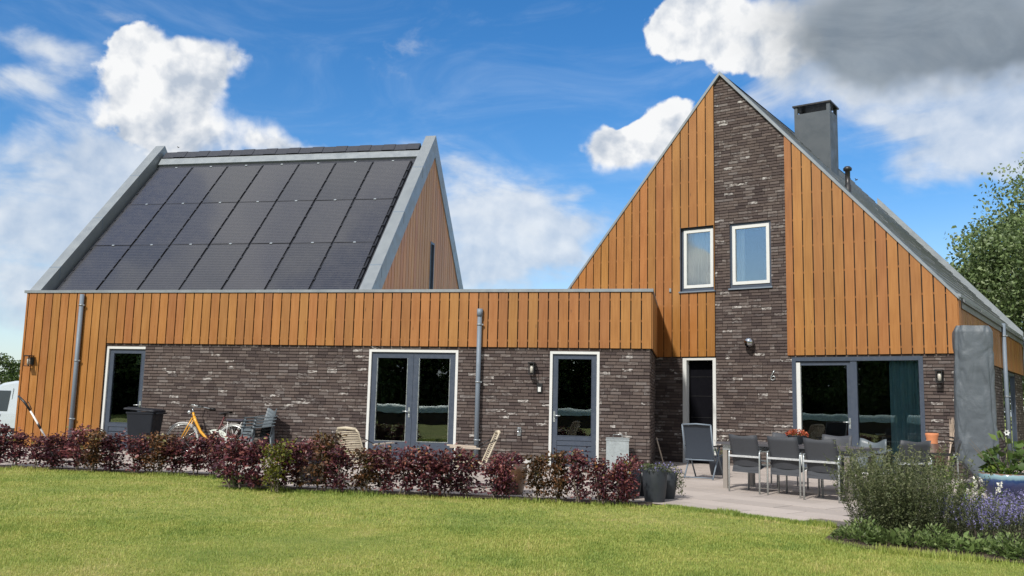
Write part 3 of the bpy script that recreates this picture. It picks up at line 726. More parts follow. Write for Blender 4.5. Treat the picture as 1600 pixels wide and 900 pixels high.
# sliding patio doors
b = MB(); f = .085; x0, x1 = PD[0], PD[1]; zt = PD[3]; xm = 3.33
b.box(x0, x0 + f, -.02, .14, .03, zt).box(x1 - f, x1, -.02, .14, .03, zt).box(x0 + f, x1 - f, -.02, .14, zt - f, zt).box(xm - .05, xm + .08, .0, .12, .03, zt - f)
b.box(x0, x1, -.03, .14, -.002, .03)
d = b.build('sliding_door', M_['frame'], HOU); d['label'] = 'wide dark-framed sliding patio door behind the dining table'
b = MB(); b.box(x0 + f, x0 + f + .085, .012, .10, .04, zt - f - .03); b.build('inner_jamb', M_['white'], d)
b = MB(); b.box(x0 + f + .085, xm - .05, .03, .09, zt - f - .09, zt - f - .012).box(xm - .13, xm - .055, .03, .09, .04, zt - f - .09).box(x0 + f + .085, xm - .13, .03, .09, .04, .12); b.build('sliding_leaf', M_['frame'], d)
MB().box(x0 + f + .085, xm - .13, .06, .066, .12, zt - f - .09).build('pane', M_['glass'], d)
MB().box(xm + .08, x1 - f, .05, .056, .03, zt - f).build('pane', M_['glass'], d)
handle(d, xm - .09, .03, 1.05, -1)
MB().box(x0 - .05, x1 + .05, -.22, -.031, -.002, .045).build('threshold', simple('pale_threshold', (.55, .56, .55), .5), d)
for o in (SW1, SW2):
    b = MB(); 
    for a0, a1, z0, z1 in ((o[0], o[0] + .07, 0, o[3]), (o[1] - .07, o[1], 0, o[3]), (o[0] + .07, o[1] - .07, o[3] - .07, o[3]), ((o[0] + o[1]) / 2 - .04, (o[0] + o[1]) / 2 + .04, 0, o[3] - .07)):
        q = MB().box(a0, a1, -.0, .12, z0, z1); b.add([sideB(*v) for v in q.v], q.f)
    d = b.build('garden_door', M_['frame'], HOU)
    q = MB().box(o[0] + .07, o[1] - .07, .06, .066, 0, o[3] - .07); MB().add([sideB(*v) for v in q.v], q.f).build('pane', M_['glass'], d)
downpipe(HOU, RC + .13, 6.35, 3.62, bz=(3.3, 1.75)); downpipe(HOU, RC + .13, 11.3, 3.62, bz=(3.3, 1.75))
# house number
pts = [(.055, .22), (.01, .14), (-.04, .06), (-.055, .0), (-.045, -.05), (-.01, -.075), (.04, -.065), (.075, -.03), (.075, .015), (.045, .04), (.0, .035), (-.04, .0)]
MB().tube([(1.614 + p[0] * .72, -.035, 1.985 + p[1] * .72) for p in pts], .011, 6).build('house_number', M_['alu'], HOU)['label'] = 'metal house number 6'

# ------------------------------------------------------------------ ground, paving, beds
def la(x, y):                                   # world -> coordinates along / behind the low building's front
    dx, dy = x - AX[0], y - AX[1]; c, q = math.cos(AROT), math.sin(AROT); return dx * c - dy * q, dx * q + dy * c
def lb(x, y):
    dx, dy = x - BX[0], y - BX[1]; c, q = math.cos(BROT), math.sin(BROT); return dx * c - dy * q, dx * q + dy * c
n = 40
xs = [-900, -300, -120, -60] + list(np.linspace(-30, 30, 31)) + [60, 120, 300, 900]
vs = [(x, y, -.016 + (.012 * math.sin(x * .9 + y * .4) * math.cos(y * .7) if abs(x) < 31 and abs(y) < 31 and y < 9 else 0) - (.74 if x < -15.5 and y > 23 else 0)) for y in xs for x in xs]
k = len(xs); fs = [(j * k + i, j * k + i + 1, (j + 1) * k + i + 1, (j + 1) * k + i) for j in range(k - 1) for i in range(k - 1)]
lawn = MB().add(vs, fs, smooth=True).build('lawn', M_['turf']); tag(lawn, 'mown green lawn in front of the terrace', 'lawn', kind='structure')
EN1, EN0, ES0 = -6.35, -4.85, -5.75             # terrace edges in the low building's coordinates
C0, C1 = Vector((2.12, 11.95)), Vector((3.70, 10.176)); TD = (C1 - C0).normalized(); TN = Vector((-TD.y, TD.x))
ter = [wa(-17, EN0), wa(ES0, EN0), wa(ES0, EN1), wa(.20, EN1), Vector((C0.x, C0.y, 0)), Vector((C1.x, C1.y, 0)), Vector((5.4, 10.7, 0)), Vector((9.5, 12.4, 0)), Vector((13, 15, 0)), wb(9.5, 12), wa(-17, 3)]
tb = MB().add([(p.x, p.y, -.004) for p in ter], [tuple(range(len(ter)))]).build('terrace', M_['slabbase']); tag(tb, 'pale concrete slab terrace along both buildings', 'terrace', kind='structure')
SWD, SLN = .48, .96
full = MB().box(.006, SLN - .006, .006, SWD - .006, -.02, .004).mesh('paving_slab', M_['slab'])
ang = math.atan2(TD.y, TD.x); cand = []
def inpoly(x, y, P):
    r = False
    for i in range(len(P)):
        a, b = P[i], P[i - 1]
        if (a.y > y) != (b.y > y) and x < (b.x - a.x) * (y - a.y) / (b.y - a.y) + a.x: r = not r
    return r
for j in range(-14, 46):
    for i in range(-26, 14):
        t0 = (i + (.5 if j % 2 else 0)) * SLN; n0 = j * SWD
        o = C0 + TD * t0 + TN * n0; c = o + TD * SLN / 2 + TN * SWD / 2
        s, q = la(c.x, c.y); u, nn = lb(c.x, c.y)
        if q > .2 and s < .2 or nn > .1 and u < RC + .1: continue
        crn = [o, o + TD * SLN, o + TD * SLN + TN * SWD, o + TN * SWD]
        ins = [inpoly(p.x + (c.x - p.x) * .02, p.y + (c.y - p.y) * .02, ter) for p in crn]
        if all(ins): cand.append((c.length, o, None))
        elif any(ins) and s < .35:
            if s < ES0: pl = [(-math.sin(AROT), -math.cos(AROT), -(math.sin(AROT) * AX[0] + math.cos(AROT) * AX[1] + EN0))]
            else: pl = [(-math.sin(AROT), -math.cos(AROT), -(math.sin(AROT) * AX[0] + math.cos(AROT) * AX[1] + EN1))]
            pp = clip([(p.x, p.y) for p in crn], pl)
            if len(pp) > 2: cand.append((c.length, o, pp))
cand.sort(key=lambda t: t[0]); rest = MB(); cnt = 0
for d, o, pp in cand:
    if pp is None and cnt < 290:
        link('paving_slab', full, tb, (o.x, o.y, random.uniform(-.0015, .0015)), (0, 0, ang)); cnt += 1
    elif pp is None:
        q = [o + TD * a + TN * b for a, b in ((.004, .004), (SLN - .004, .004), (SLN - .004, SWD - .004), (.004, SWD - .004))]
        rest.add([(p.x, p.y, .003) for p in q], [(0, 1, 2, 3)])
    else: rest.add([(p[0], p[1], .003) for p in pp], [tuple(range(len(pp)))])
rest.build('paving_slabs', M_['slab'], tb)['kind'] = 'stuff'
b = MB()
for s0, s1, n0, n1 in ((-17, ES0 - .1, EN0 - .42, EN0 - .0), (ES0 - .10, .30, EN1 - .42, EN1 + .0), (ES0 - .10, ES0 + .05, EN1, EN0 - .3)):
    b.add([tuple(wa(s, q, .006)) for s, q in ((s0, n0), (s1, n0), (s1, n1), (s0, n1))], [(0, 1, 2, 3)])
tag(b.build('hedge_bed', M_['soil']), 'strip of dark soil under the red-leaved hedge', 'soil', kind='structure')
bed = [(3.72, 10.16), (3.15, 9.05), (3.35, 8.55), (3.9, 8.2), (4.6, 7.86), (5.5, 7.5), (7.0, 6.7), (9.5, 6.2), (10.5, 9.5), (9.4, 12.2), (5.4, 10.65)]
tag(MB().add([(x, y, .008) for x, y in bed], [tuple(range(len(bed)))]).build('flower_bed', M_['soil']), 'soil of the planted bed at the lawn\'s right edge', 'flower bed', kind='structure')
BED = [Vector((x, y, 0)) for x, y in bed]

# ------------------------------------------------------------------ lamps and small wall things
def wall_lantern(loc, rz, label, cage=False):
    t = empty('wall_lamp', loc, rz); tag(t, label, 'lamp')
    MB().box(-.05, .05, -.03, 0, -.09, .09).build('wall_plate', M_['black'], t)
    b = MB().box(-.07, .07, -.22, -.03, .10, .125); b.build('roof', M_['black'], t)
    b = MB()
    for x in (-.062, .05):
        for y in (-.21, -.05): b.box(x, x + .012, y, y + .012, -.12, .10)
    b.box(-.062, .062, -.21, -.038, -.135, -.12); b.build('cage', M_['black'], t)
    MB().lathe([(.0, -.1), (.032, -.1), (.036, .0), (.03, .06), (0, .06)], 10, (0, -.125, 0)).build('bulb', simple('lamp_bulb', (.5, .48, .42), .3), t)
    return t
p = wa(-14.55, -.065, 2.03); wall_lantern(p, -AROT, 'black box lantern on the timber boards at the far left')
p = wa(-2.46, -.012, 2.03); wall_lantern(p, -AROT, 'black lantern on brick left of the single glazed door')
p = wb(5.03, -.012, 2.02); wall_lantern(p, -BROT, 'black lantern on brick right of the sliding patio door')
t = empty('ball_lamp', wb(1.125, -.012, 2.78), -BROT); tag(t, 'round chrome spotlight on the brick strip', 'lamp')
MB().lathe([(.075, 0), (.075, .02), (.03, .03), (.03, .06)], 18).build('wall_plate', M_['steel'], t, rot=(R(90), 0, 0))
b = MB(); b.grid(lambda u, v: (.115 * math.sin(math.pi * (.02 + .98 * v) * .86) * math.cos(2 * math.pi * u), .115 * math.sin(math.pi * (.02 + .98 * v) * .86) * math.sin(2 * math.pi * u), .115 * math.cos(math.pi * (.02 + .98 * v) * .86)), 24, 16, closed_u=True)
b.build('globe', M_['steel'], t, (0, -.14, .0), (R(-35), R(20), 0))
MB().lathe([(0, 0), (.05, 0)], 20).build('lens', M_['black'], t, (0.02, -.2, -.06), (R(40), 0, 0))
t = empty('motion_sensor', wa(-2.30, -.012, 1.62), -AROT); tag(t, 'small black and white sensor on brick beside the single door', 'sensor')
MB().box(-.055, .055, -.03, 0, -.10, .10).build('housing', M_['black'], t); MB().box(-.03, .03, -.05, -.03, -.08, .02).build('cover', M_['white'], t)
t = empty('garden_tap', wa(-2.72, -.012, .70), -AROT); tag(t, 'small pale garden tap low on the brick wall', 'tap')
MB().box(-.04, .04, -.02, 0, -.09, .09).build('wall_plate', M_['alu'], t)
MB().tube([(0, -.02, .03), (0, -.09, .03), (0, -.12, 0), (0, -.12, -.06)], .016, 8).tube([(-.04, -.06, .07), (.04, -.06, .07)], .012, 6).build('spout', M_['steel'], t)

# ------------------------------------------------------------------ dining set
TA = math.atan2(TD.y, TD.x)
def tp(base, a, c, z=0): p = Vector((base[0], base[1])) + TD * a + TN * c; return (p.x, p.y, z)
NR = (4.89, 13.0)                                # near right leg of the table
t = empty('dining_table', tp(NR, -1.05, .40), TA); tag(t, 'long dark outdoor dining table with pale legs on the terrace', 'table')
MB().box(-1.16, 1.16, -.47, .47, .705, .742).build('table_top', simple('dark_laminate', (.085, .085, .095), .3, var=.15), t)
b = MB(); b.box(-1.08, 1.08, -.40, -.37, .615, .703).box(-1.08, 1.08, .37, .40, .615, .703).box(-1.08, -1.05, -.37, .37, .615, .703).box(1.05, 1.08, -.37, .37, .615, .703); b.build('apron', M_['alu'], t)
for x in (-1.08, 1.0):
    for y in (-.40, .32): MB().box(x, x + .08, y, y + .08, 0, .614).build('leg', simple('taupe_leg', (.24, .215, .19), .5, var=.1), t)
def sling_chair():
    t = empty('garden_chair'); W = .27
    for s in (-1, 1):
        x = s * W
        MB().tube([(x, -.27, 0), (x, -.27, .60), (x, -.255, .635), (x, -.2, .645)], .0135, 8).build('leg', M_['alu'], t)
        MB().tube([(x, .26, 0), (x, .26, .61), (x, .245, .64), (x, .19, .645)], .0135, 8).build('leg', M_['alu'], t)
        MB().box(x - .022, x + .022, -.22, .22, .645, .665).build('armrest', M_['black'], t)
    MB().box(-W, W, -.285, -.262, .535, .565).build('cross_bar', simple('bright_aluminium', (.72, .74, .75), .3, .5, .05), t)
    MB().bar((-W, .2, .41), (W, .2, .41), .022).build('seat_rail', M_['alu'], t)
    def back(u, v):
        x = (u - .5) * .50; z = .40 + .47 * v; y = -.20 - .13 * v - .035 * math.cos((u - .5) * math.pi) + .02
        return (x, y, z + .012 * math.cos((u - .5) * math.pi * 2) * (v > .9) * -1)
    b = MB().grid(back, 9, 8); k = len(b.v); b.v += [(v[0], v[1] + .016, v[2]) for v in b.v]; f0 = list(b.f)
    for f in f0: b.f.append([i + k for i in f][::-1]); b.r.append(.5); b.w.append(0); b.sm.append(True)
    for i in range(8): b.f.append([7 * 9 + i, 7 * 9 + i + 1, 7 * 9 + i + 1 + k, 7 * 9 + i + k]); b.r.append(.5); b.w.append(0); b.sm.append(False)
    for j in range(7):
        for i in (0, 8): b.f.append([j * 9 + i, (j + 1) * 9 + i, (j + 1) * 9 + i + k, j * 9 + i + k]); b.r.append(.5); b.w.append(0); b.sm.append(False)
    b.build('backrest', M_['sling'], t)
    def seat(u, v): x = (u - .5) * .50; y = -.215 + .47 * v; return (x, y, .36 + .06 * min(v * 2.2, 1) - .02 * math.cos((u - .5) * math.pi))
    b = MB().grid(seat, 9, 8); b.build('seat', M_['sling'], t)
    b = MB().grid(lambda u, v: ((u - .5) * .49, -.225 + .03 * v, .405 - .10 * (1 - v)), 6, 3); b.build('seat_edge', M_['sling'], t)
    return t
GC = 'mesh chairs round the dining table'
proto = sling_chair(); first = True
def put_chair(x, y, rz, label):
    global first
    o = proto if first else copy_tree(proto)
    first = False
    o.location = (x, y, .004); o.rotation_euler = (0, 0, rz); return tag(o, label, 'chair', GC)
for (mx, my), lb_ in (((3.625, 13.865), 'charcoal mesh chair, leftmost of the three on the near side of the table'), ((4.09, 13.405), 'charcoal mesh chair, middle one of three with backs to the lawn'), ((4.445, 12.83), 'charcoal mesh chair with its back to the lawn, nearest the wispy shrub')):
    q = Vector((mx, my)) + TN * .27; put_chair(q.x, q.y, TA, lb_)
put_chair(*tp(NR, -1.98, 1.26)[:2], TA + R(174), 'charcoal mesh chair on the far side of the table, by the brick strip')
put_chair(*tp(NR, -1.02, 1.38)[:2], TA + R(186), 'charcoal mesh chair on the far side of the table, behind the flower bowl')
put_chair(6.55, 13.75, TA + R(112), 'charcoal mesh chair seen from the side, right of the table beside the chimenea')
put_chair(5.75, 13.15, TA + R(62), 'charcoal mesh chair at the table\'s right end, half behind the wispy shrub')
M_['shell'] = simple('grey_plastic_shell', (.085, .105, .118), .45, 0, .06)
def shell_chair():
    t = empty('plastic_chair')
    def back(u, v): x = (u - .5) * (.50 - .06 * v); y = -.20 - .10 * v - .05 * math.cos((u - .5) * math.pi); return (x, y, .42 + .40 * v - .035 * math.cos((u - .5) * 2 * math.pi) * (v ** 4))
    b = MB().grid(back, 11, 8); k = len(b.v); b.v += [(x, y - .018, z) for x, y, z in b.v]
    for f in list(b.f): b.f.append([i + k for i in f][::-1]); b.r.append(.5); b.w.append(0); b.sm.append(True)
    for i in range(10): b.f.append([77 + i, 78 + i, 78 + i + k, 77 + i + k]); b.r.append(.5); b.w.append(0); b.sm.append(False)
    for j in range(7):
        for i in (0, 10): b.f.append([j * 11 + i, (j + 1) * 11 + i, (j + 1) * 11 + i + k, j * 11 + i + k]); b.r.append(.5); b.w.append(0); b.sm.append(False)
    b.build('backrest', M_['shell'], t)
    b = MB().grid(lambda u, v: ((u - .5) * (.46 + .03 * v), -.23 + .47 * v, .425 + .03 * (2 * abs(u - .5)) ** 2 - .025 * v), 9, 7); b.grid(lambda u, v: ((u - .5) * (.46 + .03 * v), .24 + .02 * v, .40 - .045 * v), 9, 3); b.build('seat', M_['shell'], t)
    for s in (-1, 1):
        MB().tube([(s * .235, .20, .41), (s * .262, .185, .62)], [.02, .024], 8).build('arm_post', M_['shell'], t)
        MB().grid(lambda u, v: (s * .265 + .032 * math.cos(v * 6.283), -.30 + .52 * u, .635 + .05 * (1 - u) ** 2 + .013 * math.sin(v * 6.283)), 8, 9).build('armrest', M_['shell'], t)
        for y in (-.24, .19): MB().tube([(s * .235, y, .44), (s * .26, y * 1.15, 0)], [.022, .015], 8).build('leg', M_['shell'], t)
    return t
sp = shell_chair(); sp.location = (*tp(NR, -.35, 1.18)[:2], .004); sp.rotation_euler = (0, 0, TA + R(178)); tag(sp, 'grey plastic shell chair facing the lawn across the table', 'chair')
for i in range(4):
    o = copy_tree(sp); p = wa(-8.42, -.62 + i * .035); o.location = (p.x, p.y, .004 + i * .068); o.rotation_euler = (0, 0, -AROT + R(142)); o['group'] = 'stacked plastic armchairs'
    o['label'] = ['grey plastic armchair, bottom of the stack by the brick wall', 'grey plastic armchair, second from the bottom of the stack', 'grey plastic armchair, third from the bottom of the stack', 'grey plastic armchair, topmost of the stack by the brick wall'][i]

# recliner by the narrow door
q = (Vector(gp(1072, 748)) + Vector(gp(1122, 750))) / 2
t = empty('recliner', (q.x + .1, q.y + .25, .004), -R(30)); tag(t, 'dark high-backed recliner by the narrow doorway', 'recliner')
def rec(u, v): return ((u - .5) * .50, -.28 - .16 * v + .02 * math.sin(v * 3), .36 + .60 * v)
b = MB().grid(rec, 5, 9); k = len(b.v); b.v += [(x, y + .014, z) for x, y, z in b.v]
for f in list(b.f): b.f.append([i + k for i in f][::-1]); b.r.append(.5); b.w.append(0); b.sm.append(True)
M_['blue_sling'] = simple('blue_grey_sling', (.026, .036, .052), .55, 0, .1, 25.0, .25)
b.build('backrest', M_['blue_sling'], t)
MB().grid(lambda u, v: ((u - .5) * .50, -.28 + .52 * v, .36 + .05 * v - .03 * math.sin(v * 3)), 5, 6).build('seat', M_['blue_sling'], t)
for s in (-1, 1):
    x = s * .265
    MB().tube([(x, -.46, .97), (x, -.28, .37), (x, .26, .42)], .0145, 8).build('side_frame', M_['zinc_pipe'], t)
    MB().tube([(x, -.36, 0), (x, -.05, .38), (x, .05, .58)], .0145, 8).build('leg', M_['zinc_pipe'], t)
    MB().tube([(x, .30, 0), (x, .0, .38), (x, -.22, .56)], .0145, 8).build('leg', M_['zinc_pipe'], t)
    MB().box(x - .025, x + .025, -.30, .20, .575, .60).build('armrest', M_['black'], t)
MB().tube([(-.265, -.46, .97), (0, -.47, .985), (.265, -.46, .97)], .0145, 8).tube([(-.265, -.36, .03), (.265, -.36, .03)], .011, 8).tube([(-.265, -.29, .34), (.265, -.29, .34)], .013, 8).build('cross_bar', M_['zinc_pipe'], t)

# rope chairs
M_['rope'] = simple('beige_rope', (.46, .40, .30), .8, 0, .15, 20.0, .3)
def rope_chair(px, py, rz, label):
    q = gp(px, py); t = empty('rope_chair', (q[0], q[1], .004), rz); tag(t, label, 'chair', 'beige rope chairs in front of the double doors'); W = .25
    fr = MB(); tl = lambda v: (-.20 - .20 * v, .36 + .46 * v)
    for s in (-1, 1): fr.tube([(s * W, .27, .38), (s * W, -.19, .34), (s * (W - .01), *tl(.15)), (s * (W - .02), *tl(.9)), (s * (W - .06), *tl(1.0))], .014, 8)
    fr.tube([(-W + .06, *tl(1)), (0, tl(1)[0] - .02, tl(1)[1] + .015), (W - .06, *tl(1))], .026, 8).tube([(-W, .27, .38), (W, .27, .38)], .014, 8)
    fr.build('frame', M_['rope'], t)
    for k in range(15):
        v = .08 + k * .06; y, z = tl(v); MB().tube([(-W + .01, y, z), (0, y - .025, z - .008), (W - .01, y, z)], .0095, 6).build('rope_strand', M_['rope'], t)
    MB().grid(lambda u, v: ((u - .5) * .48, -.19 + .45 * v, .35 + .03 * v - .02 * math.sin(math.pi * u)), 5, 5).box(-.24, .24, -.19, .26, .30, .33).build('seat', M_['rope'], t)
    for s in (-1, 1):
        MB().bar((s * (W + .05), -.10, .585), (s * (W + .05), .36, .605), .05, .022).build('armrest', simple('pale_teak', (.50, .42, .34), .6), t)
        MB().tube([(s * (W - .01), *tl(.78)), (s * (W + .05), -.08, .59)], .008, 6).tube([(s * (W + .05), .30, .60), (s * (W + .02), .34, .02), (s * (W + .02), .1, .012), (s * (W + .02), -.45, .012), (s * W, -.22, .36)], .010, 6).build('sled_leg', M_['black'], t)
    return t
rope_chair(566, 752, R(-34), 'beige rope chair on the left, turned away beside the double doors')
rope_chair(735, 760, R(98), 'beige rope chair seen side-on in front of the downpipe')

# ------------------------------------------------------------------ things along the wall
def rrect(w, d, r, n=4):
    pts = []
    for cx, cy, a0 in ((w - r, d - r, 0), (-w + r, d - r, 90), (-w + r, -d + r, 180), (w - r, -d + r, 270)):
        for i in range(n + 1): a = R(a0 + 90 * i / n); pts.append((cx + r * math.cos(a), cy + r * math.sin(a)))
    return pts
def loft(mb, rings, cap0=True, cap1=True, smooth=False):
    n = len(rings[0]); vs = [p for r in rings for p in r]
    fs = [(i * n + j, i * n + (j + 1) % n, (i + 1) * n + (j + 1) % n, (i + 1) * n + j) for i in range(len(rings) - 1) for j in range(n)]
    mb.add(vs, fs, smooth=smooth)
    if cap0: mb.add(rings[0], [tuple(range(n - 1, -1, -1))])
    if cap1: mb.add(rings[-1], [tuple(range(n))])
    return mb
M_['bin'] = simple('dark_bin_plastic', (.010, .0125, .018), .6, 0, .12, 4.0, spec=.25)
p = wa(-10.88, -.95); t = empty('wheelie_bin', (p.x, p.y, .004), -AROT + R(6)); t.scale = (.88, .9, .93); tag(t, 'black wheeled bin at the left glazed door', 'bin')
b = MB(); loft(b, [[(x, y, z) for x, y in rrect(w, d, .04)] for w, d, z in ((.27, .22, .05), (.29, .24, .3), (.345, .28, .93), (.365, .295, .94), (.365, .295, .98))]); b.build('body', M_['bin'], t)
b = MB(); loft(b, [[(x - .02, y, z + (.05 - .05 * (x + .4) / .8)) for x, y in rrect(w, d, .05)] for w, d, z in ((.405, .31, .982), (.41, .315, 1.0), (.40, .305, 1.02), (.33, .24, 1.045))]); b.build('lid', M_['bin'], t)
MB().tube([(.36, -.24, .94), (.44, -.22, .96), (.44, .22, .96), (.36, .24, .94)], .016, 8).build('handle', M_['bin'], t)
for s in (-1, 1): MB().tube([(.27, s * .27 - .03, .10), (.27, s * .27 + .03, .10)], .10, 16).build('wheel', M_['black'], t)

# bicycle leaning at the wall, front wheel to the left
p = wa(-9.70, -.42); t = empty('bicycle', (p.x, p.y, .004), -AROT + R(3)); t.rotation_euler = (R(-6), 0, -AROT + R(3)); tag(t, 'yellow step-through bicycle with white wheels leaning at the brick wall', 'bicycle')
M_['yellow'] = simple('yellow_paint', (.62, .30, .02), .3, 0, .06, coat=.3); M_['offwhite'] = simple('white_paint', (.68, .68, .66), .4, 0, .05); M_['tyre'] = simple('pale_tyre', (.45, .45, .43), .8, 0, .1)
def wheel(par, cx, steer=0.0):
    w = MB(); ca, sa = math.cos(steer), math.sin(steer); pt = lambda r, a: (cx + r * math.cos(a) * ca, r * math.cos(a) * sa, .345 + r * math.sin(a))
    w.tube([pt(.33, 2 * math.pi * i / 28) for i in range(29)], .019, 8, cap=False); o = w.build('wheel', M_['tyre'], par)
    MB().tube([pt(.305, 2 * math.pi * i / 28) for i in range(29)], .011, 6, cap=False).build('rim', M_['alu'], o)
    s = MB()
    for i in range(14): s.tube([pt(.02, i * math.pi / 7), pt(.30, i * math.pi / 7 + .1)], .0022, 4, cap=False)
    s.build('spokes', M_['alu'], o); MB().tube([(cx - .04 * -sa, -.04 * ca, .345), (cx + .04 * -sa, .04 * ca, .345)], .022, 8).build('hub', M_['alu'], o)
    f = MB(); f.grid(lambda u, v: (pt(.37, R(-10 + 175 * u))[0] - sa * (v - .5) * .06, pt(.37, R(-10 + 175 * u))[1] + ca * (v - .5) * .06, pt(.37, R(-10 + 175 * u))[2] - .012 * abs(v - .5) * 4), 18, 4); f.build('mudguard', M_['offwhite'], par)
    return o
wheel(t, -.58, R(18)); wheel(t, .60)
fr = MB(); fr.tube([(-.36, 0, .83), (-.30, 0, .72), (-.16, 0, .50), (.02, 0, .34), (.16, 0, .29)], .032, 10).tube([(-.39, 0, .92), (-.345, 0, .78)], .024, 10); fr.build('frame', M_['yellow'], t)
MB().tube([(.16, 0, .29), (.36, 0, .84)], .019, 8).tube([(.16, 0, .29), (.60, .05, .345)], .012, 6).tube([(.31, 0, .70), (.60, .05, .345)], .012, 6).build('seat_tube', simple('maroon_paint', (.10, .03, .03), .4), t)
MB().tube([(-.37, .05, .80), (-.47, .06, .58), (-.58, .05, .345)], .014, 8).tube([(-.37, -.05, .80), (-.47, -.06, .58), (-.58, -.05, .345)], .014, 8).build('fork', M_['yellow'], t)
MB().tube([(-.39, 0, .92), (-.42, 0, 1.02)], .014, 8).tube([(-.14, -.28, 1.04), (-.30, -.27, 1.07), (-.42, -.10, 1.05), (-.42, 0, 1.02), (-.42, .10, 1.05), (-.30, .27, 1.07), (-.14, .28, 1.04)], .0115, 8).build('handlebar', M_['alu'], t)
for s in (-1, 1): MB().tube([(-.02, s * .285, 1.03), (-.15, s * .28, 1.04)], .017, 8).build('grip', M_['black'], t)
MB().tube([(-.50, 0, .90), (-.46, 0, .95)], .045, 12).build('headlight', M_['alu'], t)
b = MB(); b.grid(lambda u, v: (.24 + .27 * u, (v - .5) * (.05 + .17 * u ** 1.2), .90 + .03 * u + .035 * math.sin(v * math.pi)), 8, 7); b.grid(lambda u, v: (.24 + .27 * u, (v - .5) * (.05 + .17 * u ** 1.2), .875 + .02 * u), 8, 7); b.tube([(.36, 0, .84), (.38, 0, .89)], .016, 8); b.build('saddle', M_['black'], t)
MB().box(.44, .92, -.07, .07, .735, .75).build('luggage_rack', M_['black'], t)
MB().box(.46, .86, -.09, .09, .752, .80).build('rack_bag', simple('dark_bag', (.03, .025, .04), .7), t)
MB().tube([(.48, .06, .74), (.62, .06, .36)], .007, 6).tube([(.80, .06, .74), (.58, .06, .36)], .007, 6).tube([(.48, -.06, .74), (.48, -.06, .40)], .007, 6).tube([(.82, -.06, .74), (.62, -.06, .36)], .007, 6).build('rack_stay', M_['offwhite'], t)
b = MB(); b.grid(lambda u, v: (.22 + .30 * v * math.cos(R(-80 + 200 * u)) * 1.0, -.055, .36 + .20 * v * math.sin(R(-80 + 200 * u))), 14, 3); b.build('chain_guard', simple('pale_guard', (.50, .54, .48), .5), t)
MB().tube([(.16, -.09, .29), (.16, .09, .29)], .012, 6).tube([(.16, -.09, .29), (.05, -.09, .17)], .011, 6).tube([(.16, .09, .29), (.27, .09, .41)], .011, 6).build('crank', M_['alu'], t)
for y, x, z in ((-.13, .05, .17), (.13, .27, .41)): MB().box(x - .045, x + .045, y - .04, y + .04, z - .012, z + .012).build('pedal', M_['black'], t)

# galvanised box by the door
p = wa(-.62, -.42); t = empty('metal_box', (p.x, p.y, .004), -AROT + R(4)); tag(t, 'dull galvanised metal box with wire handle by the brick corner', 'box')
M_['galv'] = simple('galvanised_sheet', (.40, .45, .46), .42, .55, .28, 9.0)
MB().box(-.225, .225, -.17, .17, 0, .60).build('body', M_['galv'], t)
b = MB(); b.add([(-.235, -.18, .602), (.235, -.18, .602), (.235, .18, .64), (-.235, .18, .64), (-.235, -.18, .585), (.235, -.18, .585), (.235, .18, .60), (-.235, .18, .60)], [(0, 1, 2, 3), (4, 5, 1, 0), (5, 6, 2, 1), (7, 4, 0, 3), (6, 7, 3, 2)]); b.build('lid', M_['galv'], t)
MB().tube([(-.09, 0, .62), (-.09, 0, .70), (.09, 0, .70), (.09, 0, .62)], .006, 6).build('handle', M_['alu'], t)
p = wa(.16, .9); t = tag(MB().tube([(0, 0, 0), (-.16, .08, .62)], .016, 8).build('wooden_stick', simple('bare_stick', (.40, .33, .26), .8), None, (p.x + .12, p.y, .004)), 'short wooden stick leaning in the brick corner', 'stick')
p = wa(-2.52, -.35); t = tag(loft(MB(), [[(x, y, z) for x, y in rrect(w, w * .7, .03)] for w, z in ((.13, 0), (.14, .02), (.135, .13), (.12, .145))]).build('stone_block', mat_stone('pale_stone', (.33, .33, .32), (.46, .45, .43), 12.0), None, (p.x, p.y, .004), (0, 0, -AROT)), 'small pale stone block at the foot of the brick wall', 'stone')

# mower handle behind the hedge, far left
q = gp(103, 722); t = empty('lawn_mower', (q[0], q[1], .004), R(-62)); t.scale = (1.08, 1.08, 1.1); tag(t, 'push mower with black and white handle behind the hedge, far left', 'mower')
loft(MB(), [[(x, y, z) for x, y in rrect(w, d, .09)] for w, d, z in ((.24, .30, .07), (.26, .32, .10), (.25, .31, .20), (.16, .20, .26), (.14, .16, .36))]).build('deck', simple('mower_deck', (.10, .02, .02), .4), t)
for x in (-.27, .27):
    for y in (-.24, .24): MB().tube([(x - .025, y, .10), (x + .025, y, .10)], .10, 16).build('wheel', M_['black'], t)
for s in (-1, 1):
    h = MB().tube([(s * .22, -.22, .20), (s * .22, -.62, .86)], .014, 8).build('handle_tube', M_['offwhite'], t)
    MB().tube([(s * .22, -.44, .565), (s * .22, -.49, .645)], .019, 8).build('clamp', M_['black'], t)
MB().tube([(-.22, -.62, .86), (-.20, -.72, 1.0), (-.10, -.79, 1.07), (0, -.81, 1.09), (.10, -.79, 1.07), (.20, -.72, 1.0), (.22, -.62, .86)], .018, 8).build('grip_bar', M_['black'], t)
MB().tube([(-.20, -.60, .88), (-.12, -.66, 1.0), (.12, -.66, 1.0), (.20, -.60, .88)], .007, 6).build('brake_lever', M_['black'], t)

